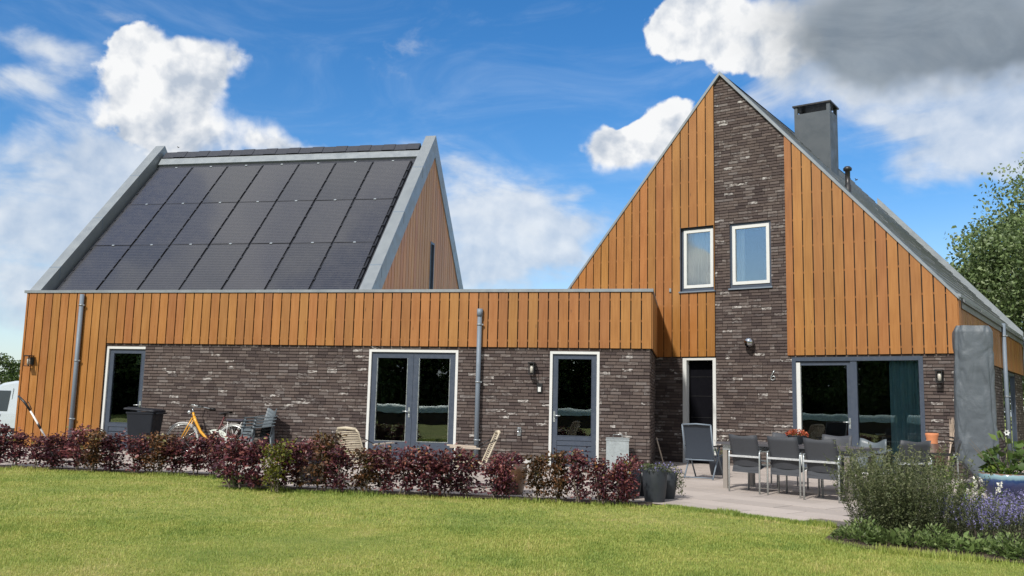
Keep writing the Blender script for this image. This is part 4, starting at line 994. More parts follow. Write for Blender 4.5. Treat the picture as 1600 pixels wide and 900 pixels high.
# ------------------------------------------------------------------ covered parasol, pots, chimenea and besom on the right
def mat_cover():
    mt, g, out = newmat('grey_cover_fabric'); tc = g.n('ShaderNodeTexCoord'); o = tc.outputs['Object']
    f = g.noise(g.map(o, (3.4, 3.4, 1.6), rot=(0, .35, .2)), 1.0, 5, .55, 1.1); f2 = g.noise(g.map(o, (7, 7, 9)), 1.0, 4, .55, .8)
    cc = g.mix(g.noise(o, 2.2, 4, .6), (.066, .080, .093, 1), (.094, .111, .126, 1))
    principled(g, out, cc, .52, 0, .4, bump(g, g.math('ADD', f, g.math('MULTIPLY', f2, .15)), .55, .05)); return mt
M_['cover'] = mat_cover()
q = gp(1530, 764); t = empty('covered_parasol', (q[0], q[1], .004), R(-24)); tag(t, 'tall folded parasol under a crumpled grey cover', 'parasol')
N = 96; rings = []
from mathutils import noise as mn
for j in range(110):
    v = j / 109.0; z = .02 + v * 2.80
    lw = -.35 + .04 * v; rw = .325 - .02 * v
    if z < .50: lw = -.35 + (1 - (z - .02) / .48) * .42
    if z < .16: rw = .325 - (1 - (z - .02) / .14) * .06
    ht = .21; e = 0.0
    if v > .965: e = (v - .965) / .035 * .05
    cx, hw = (lw + rw) / 2, (rw - lw) / 2 - e
    ring = []
    for i in range(N):
        a = 2 * math.pi * i / N; c, s = math.cos(a), math.sin(a); pw = .45
        x = cx + hw * math.copysign(abs(c) ** pw, c); y = (ht - e) * math.copysign(abs(s) ** pw, s)
        q_ = Vector((x * 2.6, y * 2.6, z * 1.0 + x * 1.8)); w = mn.fractal(q_, 1.0, 2.0, 3) * .022 + mn.noise(Vector((c * 2.6 + z * .25, s * 2.6, z * .55))) * .022 * min(1, (z + .2) / 1.2) - (1 - min(abs(mn.noise(Vector((x * 5 + z * 1.3, y * 5, z * 1.2 - x * 2.5)))) * 5, 1)) * .010 - (1 - min(abs(mn.noise(Vector((x * 9 - z * 1.0, y * 9 + 3, z * 2.4 + x * 3)))) * 5, 1)) * .006
        ring.append((x + w * c * 1.2, y + w * 1.6 * s, z + .035 * (x + .3) * -.5 + .01 * w))
    rings.append(ring)
b = MB(); loft(b, rings, False, False, True); b.add(rings[-1], [tuple(range(N))]); b.build('cover', M_['cover'], t)
MB().tube([(.06, 0, 0), (.06, 0, .5)], .035, 12).build('pole', M_['black'], t)
MB().box(-.30, .40, -.30, .30, .0, .07).build('base', M_['black'], t)

def pot(name, label, x, y, prof, mat, cat='pot', soil=None, n=28, group=None, rz=0):
    t = empty(name, (x, y, .004), rz); tag(t, label, cat, group)
    MB().lathe(prof, n).add([(prof[0][0] * math.cos(2 * math.pi * i / n), prof[0][0] * math.sin(2 * math.pi * i / n), 0) for i in range(n)], [tuple(range(n - 1, -1, -1))]).build('vessel', mat, t)
    r, z = soil; MB().lathe([(r, z), (0, z + .02)], n).build('soil', M_['soil'], t); return t
def mat_bluepot():
    mt, g, out = newmat('blue_glaze'); tc = g.n('ShaderNodeTexCoord'); o = tc.outputs['Object']; s = g.n('ShaderNodeSeparateXYZ'); g.put(s.inputs[0], o)
    zz_ = g.math('ADD', s.outputs[2], g.math('MULTIPLY', g.noise(g.map(o, (14, 14, 2)), 1.0, 3, .5), .06))
    cc = g.ramp(zz_, [(0, (.006, .010, .035)), (.30, (.010, .018, .08)), (.385, (.02, .05, .14)), (.41, (.16, .26, .30)), (.455, (.20, .32, .36)), (.47, (.16, .08, .05))])
    principled(g, out, cc, .12, 0, .6, None, .5); return mt
q = gp(1592, 792); bp = pot('blue_pot', 'dark blue glazed pot with pale rim beside the covered parasol', q[0], q[1] + .25, [(.19, 0), (.28, .10), (.36, .26), (.385, .38), (.38, .42), (.37, .445), (.35, .445), (.34, .41)], mat_bluepot(), soil=(.345, .40))
bp_xy = (q[0], q[1] + .25)
M_['grey_planter'] = simple('charcoal_planter', (.020, .025, .031), .55, 0, .10, 5.0)
M_['black_planter'] = simple('black_planter', (.010, .012, .018), .4, 0, .10, 5.0)
q = gp(1026, 786); P1 = (q[0], q[1] + .16); pot('tall_planter', 'tall charcoal planter in front, at the terrace corner', *P1, [(.135, 0), (.16, .2), (.172, .42), (.168, .435), (.155, .43), (.15, .39)], M_['grey_planter'], soil=(.155, .39))
q = gp(986, 780); P2 = (q[0], q[1] + .12); pot('round_planter', 'black planter at the right end of the red hedge', *P2, [(.13, 0), (.155, .18), (.165, .38), (.15, .39), (.145, .35)], M_['black_planter'], soil=(.15, .35))
q = gp(1004, 775); P3 = (q[0] + .02, q[1] + .05); pot('round_planter', 'black planter behind, between the two front planters', *P3, [(.13, 0), (.16, .18), (.165, .36), (.15, .37), (.145, .33)], M_['black_planter'], soil=(.15, .33))
q = gp(1047, 781); P4 = (q[0] - .02, q[1] + .16); pot('round_planter', 'charcoal planter half hidden right of the tall planter, trailing flowers', *P4, [(.11, 0), (.14, .18), (.15, .36), (.14, .37), (.135, .33)], M_['grey_planter'], soil=(.14, .33))
M_['brown_glaze'] = simple('brown_glaze', (.085, .048, .028), .22, 0, .55, 7.0, coat=.3)
q = gp(803, 774); P5 = (q[0], q[1] + .15); pot('brown_pot', 'round brown glazed pot standing behind the hedge gap', *P5, [(.12, 0), (.165, .16), (.185, .32), (.175, .42), (.165, .43), (.15, .40)], M_['brown_glaze'], soil=(.155, .39))
q = gp(482, 758); P6 = (q[0], q[1] + .2); pot('dark_pot', 'wide dark pot half hidden behind the tall hedge cluster', *P6, [(.15, 0), (.20, .16), (.23, .32), (.22, .36), (.2, .34)], M_['black_planter'], soil=(.2, .33))
q = wb(1.55, -3.1); P7 = (q.x, q.y); pot('flower_pot', 'dark flower pot behind the leftmost table chair', *P7, [(.11, 0), (.14, .16), (.15, .34), (.14, .35), (.13, .31)], M_['black_planter'], soil=(.14, .31))
# bowl on the table
q = tp(NR, -1.15, .60); bw = empty('flower_bowl', (q[0], q[1], .742), 0); tag(bw, 'dark bowl of orange-red flowers on the dining table', 'bowl')
MB().lathe([(.07, 0), (.11, .05), (.15, .13), (.155, .14), (.14, .13), (.0, .11)], 20).build('vessel', M_['grey_planter'], bw)
# chimenea
M_['terracotta'] = simple('terracotta', (.52, .20, .09), .8, 0, .12); M_['burnt'] = simple('burnt_clay', (.075, .036, .022), .55, 0, .4, 8.0)
q = wb(5.05, -1.25); t = empty('chimenea', (q.x, q.y, .004), -BROT); tag(t, 'brown clay chimenea with orange neck near the besom', 'fire pot')
MB().lathe([(.10, .22), (.20, .28), (.235, .42), (.21, .58), (.13, .68), (.115, .71)], 22).build('belly', M_['burnt'], t)
MB().lathe([(.10, .705), (.10, .80), (.115, .86), (.12, .90), (.10, .905), (.085, .80)], 20).build('neck', M_['terracotta'], t)
MB().lathe([(0, 0), (.085, 0), (.09, .02)], 14).build('fire_mouth', M_['black'], t, (0, -.232, .42), (R(90), 0, 0))
for i in range(3): a = 2 * math.pi * i / 3 + .5; MB().tube([(.12 * math.cos(a), .12 * math.sin(a), .26), (.20 * math.cos(a), .20 * math.sin(a), 0)], .012, 6).build('leg', M_['black'], t)
# besom
M_['twig'] = simple('dry_twig', (.40, .32, .25), .9, 0, .25, 30.0)
q = wb(5.12, -.42); t = empty('besom', (q.x, q.y, .004), -BROT); tag(t, 'upturned twig besom leaning on brick beside the covered parasol', 'broom')
dirv = Vector((.16, .28, 1.22)).normalized()
MB().tube([(0, 0, 0), tuple(dirv * .78)], .014, 8).build('stick', M_['twig'], t)
b = MB()
for i in range(60):
    a, r = random.uniform(0, 6.28), random.uniform(.2, 1); o0 = Vector((math.cos(a), math.sin(a) * .6, 0)); L = random.uniform(1.08, 1.25)
    b.tube([tuple(dirv * .72 + o0 * .03 * r), tuple(dirv * .88 + o0 * .045 * r), tuple(dirv * L + o0 * .10 * r)], [.006, .005, .003], 4, cap=False)
b.build('twigs', M_['twig'], t)
for f in (.76, .83): MB().tube([tuple(dirv * f), tuple(dirv * (f + .018))], .048, 10).build('binding', M_['black'], t)
# pale box, garden stake
q = wb(6.35, 3.6); t = empty('storage_box', (q.x, q.y, .004), -BROT); tag(t, 'pale grey upright box at the photo\'s right edge', 'box')
MB().box(-.2, .2, -.2, .2, 0, .66).build('body', simple('pale_grey_board', (.42, .43, .44), .6, 0, .08), t); MB().box(-.22, .22, -.22, .22, .66, .90).build('lid', simple('pale_grey_lid', (.45, .46, .47), .6, 0, .08), t)
q = gp(1576, 742); t = empty('garden_stake', (q[0], q[1], 0)); tag(t, 'thin garden stake with a clear glass flower before the side doors', 'garden ornament')
MB().tube([(0, 0, 0), (.01, 0, .88)], .006, 6).build('rod', M_['black'], t)
b = MB()
for i in range(6):
    a = i * math.pi / 3; b.grid(lambda u, v: ((.02 + .055 * u) * math.cos(a) + (v - .5) * .05 * math.sin(math.pi * min(u + .2, 1)) * -math.sin(a), -.02 * u, .90 + (.02 + .055 * u) * math.sin(a) + (v - .5) * .05 * math.sin(math.pi * min(u + .2, 1)) * math.cos(a)), 4, 3)
b.build('petals', simple('milky_glass', (.62, .64, .62), .25), t)

# ------------------------------------------------------------------ behind the glass
M_['teal'] = simple('teal_curtain', (.36, .56, .62), .9, 0, .12, 8.0); M_['sheer'] = simple('white_curtain', (.80, .82, .77), .9, 0, .06, 8.0)
def curtain(label, root, rz, x0, x1, z0, z1, y, mat, folds=9):
    t = tag(MB().grid(lambda u, v: (x0 + (x1 - x0) * u + .012 * math.sin(u * folds * 6.28 * .5 + 1), y + .035 * math.sin(u * folds * 6.28) * (.6 + .4 * (1 - v)), z0 + (z1 - z0) * v), folds * 10 + 1, 6).build('curtain', mat, None, (root.x, root.y, 0), (0, 0, rz)), label, 'curtain'); return t
O_ = wb(0, 0)
curtain('teal curtain inside the right pane of the patio door', O_, -BROT, 4.00, 4.66, .05, 2.36, .22, M_['teal'])
curtain('white curtain inside the upper window among the boards', O_, -BROT, -.52, .24, 3.9, 5.6, .24, M_['sheer'], 7)
curtain('white curtain at the left side of the brick strip window', O_, -BROT, 0.66, .92, 3.9, 5.6, .24, M_['sheer'], 3)
sd = MB().grid(lambda u, v: (RC - .42 + .03 * math.sin(u * 50), 6.8 + 1.3 * u, .05 + 2.3 * v), 60, 4).build('curtain', M_['teal'], None, (O_.x, O_.y, 0), (0, 0, -BROT)); tag(sd, 'teal curtain behind the side garden doors', 'curtain')
t = empty('indoor_table', wb(3.75, 1.5, .012), -BROT); tag(t, 'wooden table set with dishes inside the patio door', 'table')
M_['oak'] = simple('oak', (.20, .12, .06), .5, 0, .2)
MB().box(-.55, .75, -.4, .4, .72, .76).build('table_top', M_['oak'], t)
for x in (-.52, .66):
    for y in (-.36, .30): MB().box(x, x + .06, y, y + .06, 0, .72).build('leg', M_['oak'], t)
for k, (x, r_) in enumerate(((-.2, .12), (.25, .15), (.55, .13))):
    pt = tag(MB().lathe([(0, 0), (r_ * .6, 0), (r_, .03), (r_ * .95, .032), (0, .008)], 18).build('dish', M_['offwhite'], None, tuple(wb(3.75 + x, 1.5 - .2 + .1 * k, .774))), ['white dish at the left end of the indoor table', 'white dish in the middle of the indoor table', 'white dish at the right end of the indoor table'][k], 'dish')

# ------------------------------------------------------------------ van on the road behind the left corner
M_['van'] = simple('white_van_paint', (.40, .45, .50), .25, 0, .04, coat=.5)
def van(label, x, y, rz, group=None):
    t = empty('van', (x, y, -.75), rz); t.scale = (1.3, 1.3, 1.3); tag(t, label, 'van')
    prof = [(0, .32), (0, .78), (.10, .90), (.95, 1.06), (1.55, 1.66), (1.85, 1.80), (2.3, 1.86), (4.05, 1.84), (4.25, 1.72), (4.38, 1.0), (4.38, .32)]
    b = MB(); rings = []
    for s, ins in ((-.90, .10), (-.86, .02), (-.3, 0), (.3, 0), (.86, .02), (.90, .10)):
        rings.append([(px - 2.2 + (0.03 if ins > .05 and px < .5 else 0), s * (1 - .10 * max(0, (pz - 1.0) / .85)), pz - (ins if pz > 1.5 else 0) * .8) for px, pz in prof])
    loft(b, rings, True, True, False); b.build('body', M_['van'], t)
    for s in (-1, 1):
        hw_ = lambda z: s * (.903 * (1 - .10 * max(0, (z - 1.0) / .85)) + .004)
        MB().add([(x_, hw_(z_), z_) for x_, z_ in ((-1.02, 1.10), (-.62, 1.56), (-.50, 1.60), (.02, 1.60), (.02, 1.10))], [(0, 1, 2, 3, 4)]).build('side_window', simple('tinted_glass', (.02, .03, .035), .08), t)
        MB().add([(x_, hw_(z_) + s * .002, z_) for x_, z_ in ((.10, .45), (.115, .45), (.115, 1.66), (.10, 1.66))], [(0, 1, 2, 3)]).build('door_gap', M_['black'], t)
        MB().box(-2.1, 2.15, s * .905 - .012, s * .905 + .012, .62, .70).build('rub_strip', M_['black'], t)
        MB().box(-.35, -.2, s * .905 - .015, s * .905 + .015, .98, 1.02).build('door_handle', M_['black'], t)
        MB().box(-1.0, -.86, s * 1.0 - .07, s * 1.0 + .07, 1.08, 1.26).build('mirror', M_['black'], t)
        for x_ in (-1.45, 1.25):
            wh = MB().tube([(x_, s * .72, .31), (x_, s * .90, .31)], .31, 20).build('wheel', M_['black'], t); MB().tube([(x_, s * .9, .31), (x_, s * .905, .31)], .19, 16).build('rim', M_['alu'], wh)
        MB().box(-2.20, -2.10, s * .72 - .14, s * .72 + .14, .72, .88).build('headlight', M_['alu'], t)
        MB().box(2.10, 2.185, s * .80 - .05, s * .80 + .05, 1.0, 1.5).build('tail_light', simple('red_lens', (.3, .01, .01), .2), t)
    MB().add([(-1.22, -.72, 1.10), (-1.22, .72, 1.10), (-.66, .66, 1.62), (-.66, -.66, 1.62)], [(0, 1, 2, 3)]).build('windscreen', simple('windscreen', (.02, .025, .03), .08), t)
    return t
q = gp(20, 690); van('white van parked behind the left corner of the low building', -15.5, 29.6, R(-24))
# birds
def bird(label, x, y, z, s, rz):
    t = empty('bird', (x, y, z), rz); tag(t, label, 'bird', 'small birds in the sky')
    MB().lathe([(0, -.5), (.12, -.35), (.16, 0), (.10, .35), (0, .5)], 8).build('body', M_['black'], t, rot=(R(90), 0, 0)).scale = (s, s, s)
    for k in (-1, 1): w = MB().add([(0, -.12, .05), (0, .15, .05), (k * .5, .2, .35), (k * 1.0, -.1, .30), (k * .5, -.05, .36)], [(0, 1, 2, 4), (4, 2, 3)]); w.build('wing', M_['black'], t).scale = (s, s, s)
    return t
bird('small dark bird in the sky right of the vent pipe', 15.8, 40.0, 11.9, .16, .6)
bird('tiny dark bird just above the solar roof ridge', -15.6, 40, 12.7, .12, 1.2)

# ------------------------------------------------------------------ planting
def unit(v): return v / np.maximum(np.linalg.norm(v, axis=1, keepdims=True), 1e-6)
def leaf_mesh(name, C, D, L, W, rnd, mat, fold=.18):
    """many small folded leaves as one mesh; C base points, D directions"""
    n = len(C); D = unit(D); S = unit(np.cross(D, RNG.normal(size=(n, 3)))); Nn = np.cross(D, S)
    L = np.broadcast_to(L, (n,))[:, None]; W = np.broadcast_to(W, (n,))[:, None]
    v = np.empty((n, 4, 3)); v[:, 0] = C; v[:, 1] = C + D * L * .45 - S * W * .5 + Nn * W * fold; v[:, 2] = C + D * L; v[:, 3] = C + D * L * .45 + S * W * .5 + Nn * W * fold
    me = bpy.data.meshes.new(name); me.vertices.add(4 * n); me.vertices.foreach_set('co', v.ravel())
    idx = (np.arange(n)[:, None] * 4 + np.array([0, 1, 2, 0, 2, 3])[None]).ravel()
    me.loops.add(6 * n); me.loops.foreach_set('vertex_index', idx.astype(np.int32))
    me.polygons.add(2 * n); me.polygons.foreach_set('loop_start', (np.arange(2 * n) * 3).astype(np.int32)); me.polygons.foreach_set('loop_total', np.full(2 * n, 3, np.int32))
    me.update(); a = me.attributes.new('rnd', 'FLOAT', 'FACE'); a.data.foreach_set('value', np.repeat(np.clip(rnd, 0, 1), 2).astype(np.float32))
    me.materials.append(mat); me.validate(); return me
M_['purple'] = mat_leaf('purple_leaves', [(0, (.026, .010, .019)), (.35, (.060, .018, .028)), (.58, (.120, .034, .042)), (.76, (.205, .070, .062)), (.9, (.31, .14, .12)), (.96, (.30, .14, .04)), (1, (.15, .16, .045))], .38, .28)
M_['russet'] = mat_leaf('russet_leaves', [(0, (.025, .018, .010)), (.35, (.06, .035, .016)), (.6, (.13, .06, .026)), (.8, (.22, .10, .045)), (1, (.20, .19, .06))], .42, .3)
M_['lime'] = mat_leaf('yellow_green_leaves', [(0, (.05, .06, .010)), (.5, (.16, .17, .025)), (1, (.36, .33, .05))], .45, .35)
M_['leaf'] = mat_leaf('green_leaves', [(0, (.028, .05, .014)), (.5, (.07, .12, .03)), (.85, (.12, .175, .045)), (1, (.20, .22, .09))], .45, .3)
M_['sage'] = mat_leaf('sage_leaves', [(0, (.035, .048, .022)), (.5, (.085, .105, .050)), (1, (.17, .17, .10))], .5, .3)
M_['wisp'] = mat_leaf('wispy_leaves', [(0, (.045, .062, .024)), (.5, (.11, .135, .055)), (1, (.22, .225, .12))], .5, .35)
M_['bedleaf'] = mat_leaf('bed_leaves', [(0, (.05, .08, .024)), (.5, (.125, .185, .055)), (1, (.27, .32, .13))], .45, .35)
M_['bright'] = mat_leaf('bright_leaves', [(0, (.05, .09, .015)), (.5, (.11, .19, .03)), (1, (.24, .28, .06))], .42, .35)
M_['violet'] = mat_leaf('violet_flowers', [(0, (.07, .065, .16)), (.5, (.17, .155, .34)), (1, (.33, .31, .52))], .6, .3)
M_['whitefl'] = mat_leaf('white_flowers', [(0, (.45, .45, .36)), (1, (.75, .74, .66))], .6, .2)
M_['orangefl'] = mat_leaf('orange_flowers', [(0, (.30, .03, .02)), (.6, (.50, .10, .04)), (1, (.55, .22, .08))], .6, .2)
M_['treeleaf'] = mat_leaf('tree_leaves', [(0, (.055, .085, .032)), (.4, (.115, .165, .060)), (.75, (.18, .235, .10)), (1, (.30, .34, .22))], .42, .3)
M_['bark'] = simple('bark', (.085, .068, .052), .9, 0, .3, 12.0, .6, bscale=30); M_['stem'] = simple('grey_stem', (.15, .125, .095), .8, 0, .25, 30.0)

def shrub_meshes(seed, n_leaf, mat):
    """a young hedge plant about 0.68 m tall: whippy stems and clumped leaves"""
    r = np.random.default_rng(seed); st = MB(); C = []; RN = []
    stems = []
    for k in range(3):
        bx, by = r.uniform(-.10, .10), r.uniform(-.05, .05); p = [(bx, by, 0)]
        for z in (.16, .34, .52, .64): bx += r.normal() * .025; by += r.normal() * .02; p.append((bx, by, z))
        st.tube(p, [.011, .009, .007, .005, .003], 5, cap=False); stems.append(p)
    tips = []
    for k in range(44):
        p = stems[k % 3]; z = r.uniform(.10, .62); i = min(int(z / .17), 3); a = r.uniform(0, 6.28); ln = r.uniform(.08, .25) * (1.15 - z * .6)
        o = np.array(p[i + 0]) * .5 + np.array(p[i + 1]) * .5; t = o + np.array([math.cos(a) * ln, math.sin(a) * ln * .8, r.uniform(-.06, .12)]); tips.append((o, t))
        st.tube([tuple(o), tuple(t)], [.004, .002], 4, cap=False)
    for k in range(3): tips.append((np.array(stems[k][3]), np.array(stems[k][4]) + np.array([0, 0, r.uniform(.0, .10)])))
    m = n_leaf // len(tips)
    for o, t in tips:
        f = r.uniform(.15, 1.1, m)[:, None]; c = o + (t - o) * f + r.normal(size=(m, 3)) * .040; C.append(c); RN.append(np.full(m, r.uniform(-.15, .25)))
    C = np.concatenate(C); C = C[C[:, 2] > .07]; RN = np.concatenate(RN)[:len(C)]; n = len(C)
    D = C * np.array([1, 1, 0]) + r.normal(size=(n, 3)) * .12 + np.array([0, 0, -.03])
    return st.mesh('stems', M_['stem']), leaf_mesh('leaves', C, D, r.uniform(.030, .072, n), r.uniform(.022, .048, n), RN + r.uniform(0, .7, n) + .25 * (C[:, 2] / .7 - .4), mat)
SH = {'p': [shrub_meshes(20 + i, 1050, M_['purple']) for i in range(5)], 'r': [shrub_meshes(40 + i, 1150, M_['russet']) for i in range(2)], 'y': [shrub_meshes(60, 700, M_['lime'])], 'd': [shrub_meshes(70, 1250, M_['purple'])]}
HG = 'red-leaved hedge shrubs along the lawn'
def shrub(px, py, kind, hs, ws, label, dy=0.0):
    q = gp(px, py); st, lf = random.choice(SH[kind]); t = empty('hedge_shrub', (q[0], q[1] + dy, .004), random.uniform(0, 6.28)); t.scale = (ws, ws, hs); tag(t, label, 'shrub', HG)
    link('stems', st, t); link('leaves', lf, t); return t
hedge = [
 (-8, 728, 'p', .98, 1.15, 'purple shrub in front of the van at the left edge'), (22, 729, 'p', .82, 1.1, 'purple shrub at the foot of the timber corner'),
 (54, 731, 'p', .76, 1.1, 'purple shrub hiding the foot of the mower handle'), (86, 733, 'p', .82, 1.1, 'purple shrub left of the left downpipe foot'),
 (116, 734, 'p', .98, 1.2, 'purple shrub at the foot of the left downpipe'), (146, 736, 'r', .94, 1.15, 'brown-tinged shrub just right of the left downpipe'),
 (176, 737, 'p', .86, 1.15, 'purple shrub in front of the left glazed door'), (214, 739, 'p', .82, 1.15, 'low purple shrub in front of the black bin'),
 (244, 740, 'r', .90, 1.15, 'brown-tinged shrub between the bin and the bicycle'), (274, 741, 'p', .84, 1.15, 'low purple shrub under the bicycle front wheel'),
 (304, 742, 'p', .88, 1.15, 'purple shrub under the yellow bicycle frame'), (332, 744, 'd', 1.0, 1.0, 'dark purple shrub under the bicycle saddle'),
 (366, 763, 'p', 1.02, 1.3, 'tall purple shrub under the bicycle rear wheel'), (398, 764, 'p', .92, 1.05, 'purple shrub below the stacked chairs'),
 (432, 765, 'p', .92, 1.0, 'purple shrub behind the yellow-green one'), (466, 765, 'p', .92, 1.05, 'purple shrub right of the yellow-green one'), (500, 767, 'r', 1.12, 1.05, 'tallest orange-tipped shrub left of the left rope chair'),
 (536, 769, 'p', .86, 1.05, 'purple shrub in front of the left rope chair'), (566, 770, 'r', .84, 1.0, 'brown-green shrub at the left door jamb of the double doors'), (598, 771, 'p', .88, 1.05, 'purple shrub in front of the left leaf of the double doors'),
 (630, 773, 'p', .90, 1.1, 'purple shrub in front of the double door handle'), (662, 774, 'd', .92, 1.1, 'dark purple shrub in front of the right leaf of the double doors'), (694, 775, 'p', .88, 1.1, 'purple shrub at the right jamb of the double doors'),
 (726, 776, 'p', .86, 1.05, 'purple shrub left of the side-on rope chair'), (770, 778, 'p', .80, .95, 'purple shrub left of the brown glazed pot'), (790, 780, 'd', .78, .8, 'small dark purple shrub touching the brown glazed pot'),
 (846, 783, 'r', .84, .85, 'brown-green shrub first right of the hedge gap'), (870, 784, 'r', .92, .85, 'russet shrub in front of the single glazed door'), (902, 785, 'p', .92, .9, 'dark red shrub at the right jamb of the single door'),
 (934, 787, 'd', .82, .85, 'dark purple shrub left of the metal box'), (962, 788, 'p', .78, .85, 'purple shrub in front of the metal box'), (980, 789, 'p', .78, .72, 'last purple shrub of the hedge, by the black planter')]
for h in hedge: shrub(*h)
shrub(430, 769, 'y', .95, .85, 'yellow-green shrub among the purple ones')

def tuft_mesh(name, mat, n, rad, h, L, W, seed, up=.6, dome=True, shade=.5):
    r = np.random.default_rng(seed); a = r.uniform(0, 6.28, n); q = np.sqrt(r.uniform(0, 1, n)) * rad; z = r.uniform(.1, 1, n) * h * (1 - (q / rad) ** 2 * .6 if dome else 1)
    C = np.stack([q * np.cos(a), q * np.sin(a), z], 1); D = np.stack([np.cos(a), np.sin(a), np.full(n, up)], 1) + r.normal(size=(n, 3)) * .5
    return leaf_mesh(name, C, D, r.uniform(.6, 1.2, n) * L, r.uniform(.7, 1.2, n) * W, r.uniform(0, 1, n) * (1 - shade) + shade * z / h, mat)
def stalks_mesh(name, mat, n, rad, h, seed, per=16, L=.03, W=.012, lean=.25, z0=.15, hvar=.35, z1=1.0):
    """upright stems with small leaves or florets along them"""
    r = np.random.default_rng(seed); Cs = []; Ds = []; Ls = []; Ws = []; Rn = []
    for k in range(n):
        a, q = r.uniform(0, 6.28), math.sqrt(r.uniform(0, 1)) * rad; b = np.array([q * math.cos(a), q * math.sin(a), 0]); hh = h * (1 - hvar * r.uniform(0, 1)); d = np.array([math.cos(a) * lean * q / rad + r.normal() * .08, math.sin(a) * lean * q / rad + r.normal() * .08, 1]) * hh
        f = r.uniform(z0, z1, per); c = b + d * f[:, None] + np.array([0, 0, -1]) * 0 ; dd = r.normal(size=(per, 3)) + np.array([0, 0, .5])
        Cs.append(c); Ds.append(dd); Ls.append(r.uniform(.6, 1.3, per) * L); Ws.append(r.uniform(.6, 1.3, per) * W); Rn.append(r.uniform(0, 1, per) * .7 + .3 * f)
    return leaf_mesh(name, np.concatenate(Cs), np.concatenate(Ds), np.concatenate(Ls), np.concatenate(Ws), np.concatenate(Rn), mat)
def stems_mb(n, rad, h, seed, lean=.25, r0=.003, hvar=.35):
    r = np.random.default_rng(seed); b = MB()
    for k in range(n):
        a, q = r.uniform(0, 6.28), math.sqrt(r.uniform(0, 1)) * rad; p = Vector((q * math.cos(a), q * math.sin(a), 0)); hh = h * (1 - hvar * r.uniform(0, 1)); d = Vector((math.cos(a) * lean * q / rad + r.normal() * .08, math.sin(a) * lean * q / rad + r.normal() * .08, 1)) * hh
        b.tube([tuple(p), tuple(p + d * .5), tuple(p + d)], [r0, r0 * .8, r0 * .4], 3, cap=False)
    return b
def plant(name, label, x, y, z=0.0, cat='plant', rz=None, s=1.0, group=None):
    t = empty(name, (x, y, z), random.uniform(0, 6.28) if rz is None else rz); t.scale = (s, s, s); return tag(t, label, cat, group)
# pot plants
def potplant(name, label, xy, z, mat, rad, h, n, seed, L=.05, W=.025, up=.5, fl=None, nf=0, cat='plant'):
    t = plant(name, label, xy[0], xy[1], z, cat); link('foliage', tuft_mesh('foliage', mat, n, rad, h, L, W, seed, up), t)
    if fl: link('blossom', tuft_mesh('blossom', fl, nf, rad * 1.05, h * 1.15, .028, .026, seed + 1, 1.0, shade=.2), t)
    return t
potplant('trailing_plant', 'green trailing plant in the tall charcoal planter', P1, .40, M_['sage'], .20, .10, 320, 1, .045, .016, .1, M_['violet'], 40)
potplant('trailing_plant', 'red-leaved plant in the black planter at the hedge end', P2, .36, M_['purple'], .20, .26, 340, 2)
potplant('trailing_plant', 'low green plant in the black planter between the others', P3, .34, M_['leaf'], .18, .12, 260, 3)
t = potplant('trailing_plant', 'plant with purple flowers spilling over the half hidden charcoal planter', P4, .34, M_['sage'], .20, .15, 300, 4, .05, .016, .1, M_['violet'], 90)
r = np.random.default_rng(8); C = np.stack([.17 + r.normal(size=160) * .03, r.normal(size=160) * .08 - .05, r.uniform(-.26, .05, 160)], 1); tsm = link('trailing_stems', leaf_mesh('trailing_stems', C, r.normal(size=(160, 3)) + np.array([.3, -.3, -.8]), .04, .016, r.uniform(0, 1, 160), M_['sage']), t); tsm.rotation_euler = (0, 0, -t.rotation_euler.z); tsm['kind'] = 'stuff'
potplant('pot_shrub', 'purple-leaved plant in the round brown glazed pot', (P5[0] - .05, P5[1]), .40, M_['purple'], .17, .20, 300, 5, .05, .032)
potplant('pot_shrub', 'purple shrub growing in the wide dark pot', P6, .32, M_['purple'], .28, .38, 700, 6, .05, .033)
t = potplant('pot_plant', 'thin white-flowered plant behind the leftmost table chair', P7, .32, M_['leaf'], .14, .18, 130, 7, .05, .018); link('flower_stems', stems_mb(9, .1, .52, 9, .5).mesh('flower_stems', M_['leaf']), t); link('blossom', stalks_mesh('blossom', M_['whitefl'], 9, .1, .54, 9, 5, .03, .026, .5, .7), t)
link('foliage', tuft_mesh('foliage', M_['leaf'], 120, .13, .06, .04, .022, 12), bw, (0, 0, .11)); link('blossom', tuft_mesh('blossom', M_['orangefl'], 330, .16, .12, .032, .028, 13, .8, shade=.2), bw, (0, 0, .12))
t = plant('broadleaf_plant', 'big glossy-leaved plant growing in the blue pot', bp_xy[0], bp_xy[1], .40)
link('foliage', tuft_mesh('foliage', M_['bright'], 170, .30, .20, .09, .045, 14, .6), t); link('large_leaves', tuft_mesh('large_leaves', M_['leaf'], 90, .26, .62, .17, .12, 15, .1, shade=.6), t); link('stalks', stems_mb(12, .1, .55, 16, .9, .006).mesh('stalks', M_['stem']), t)

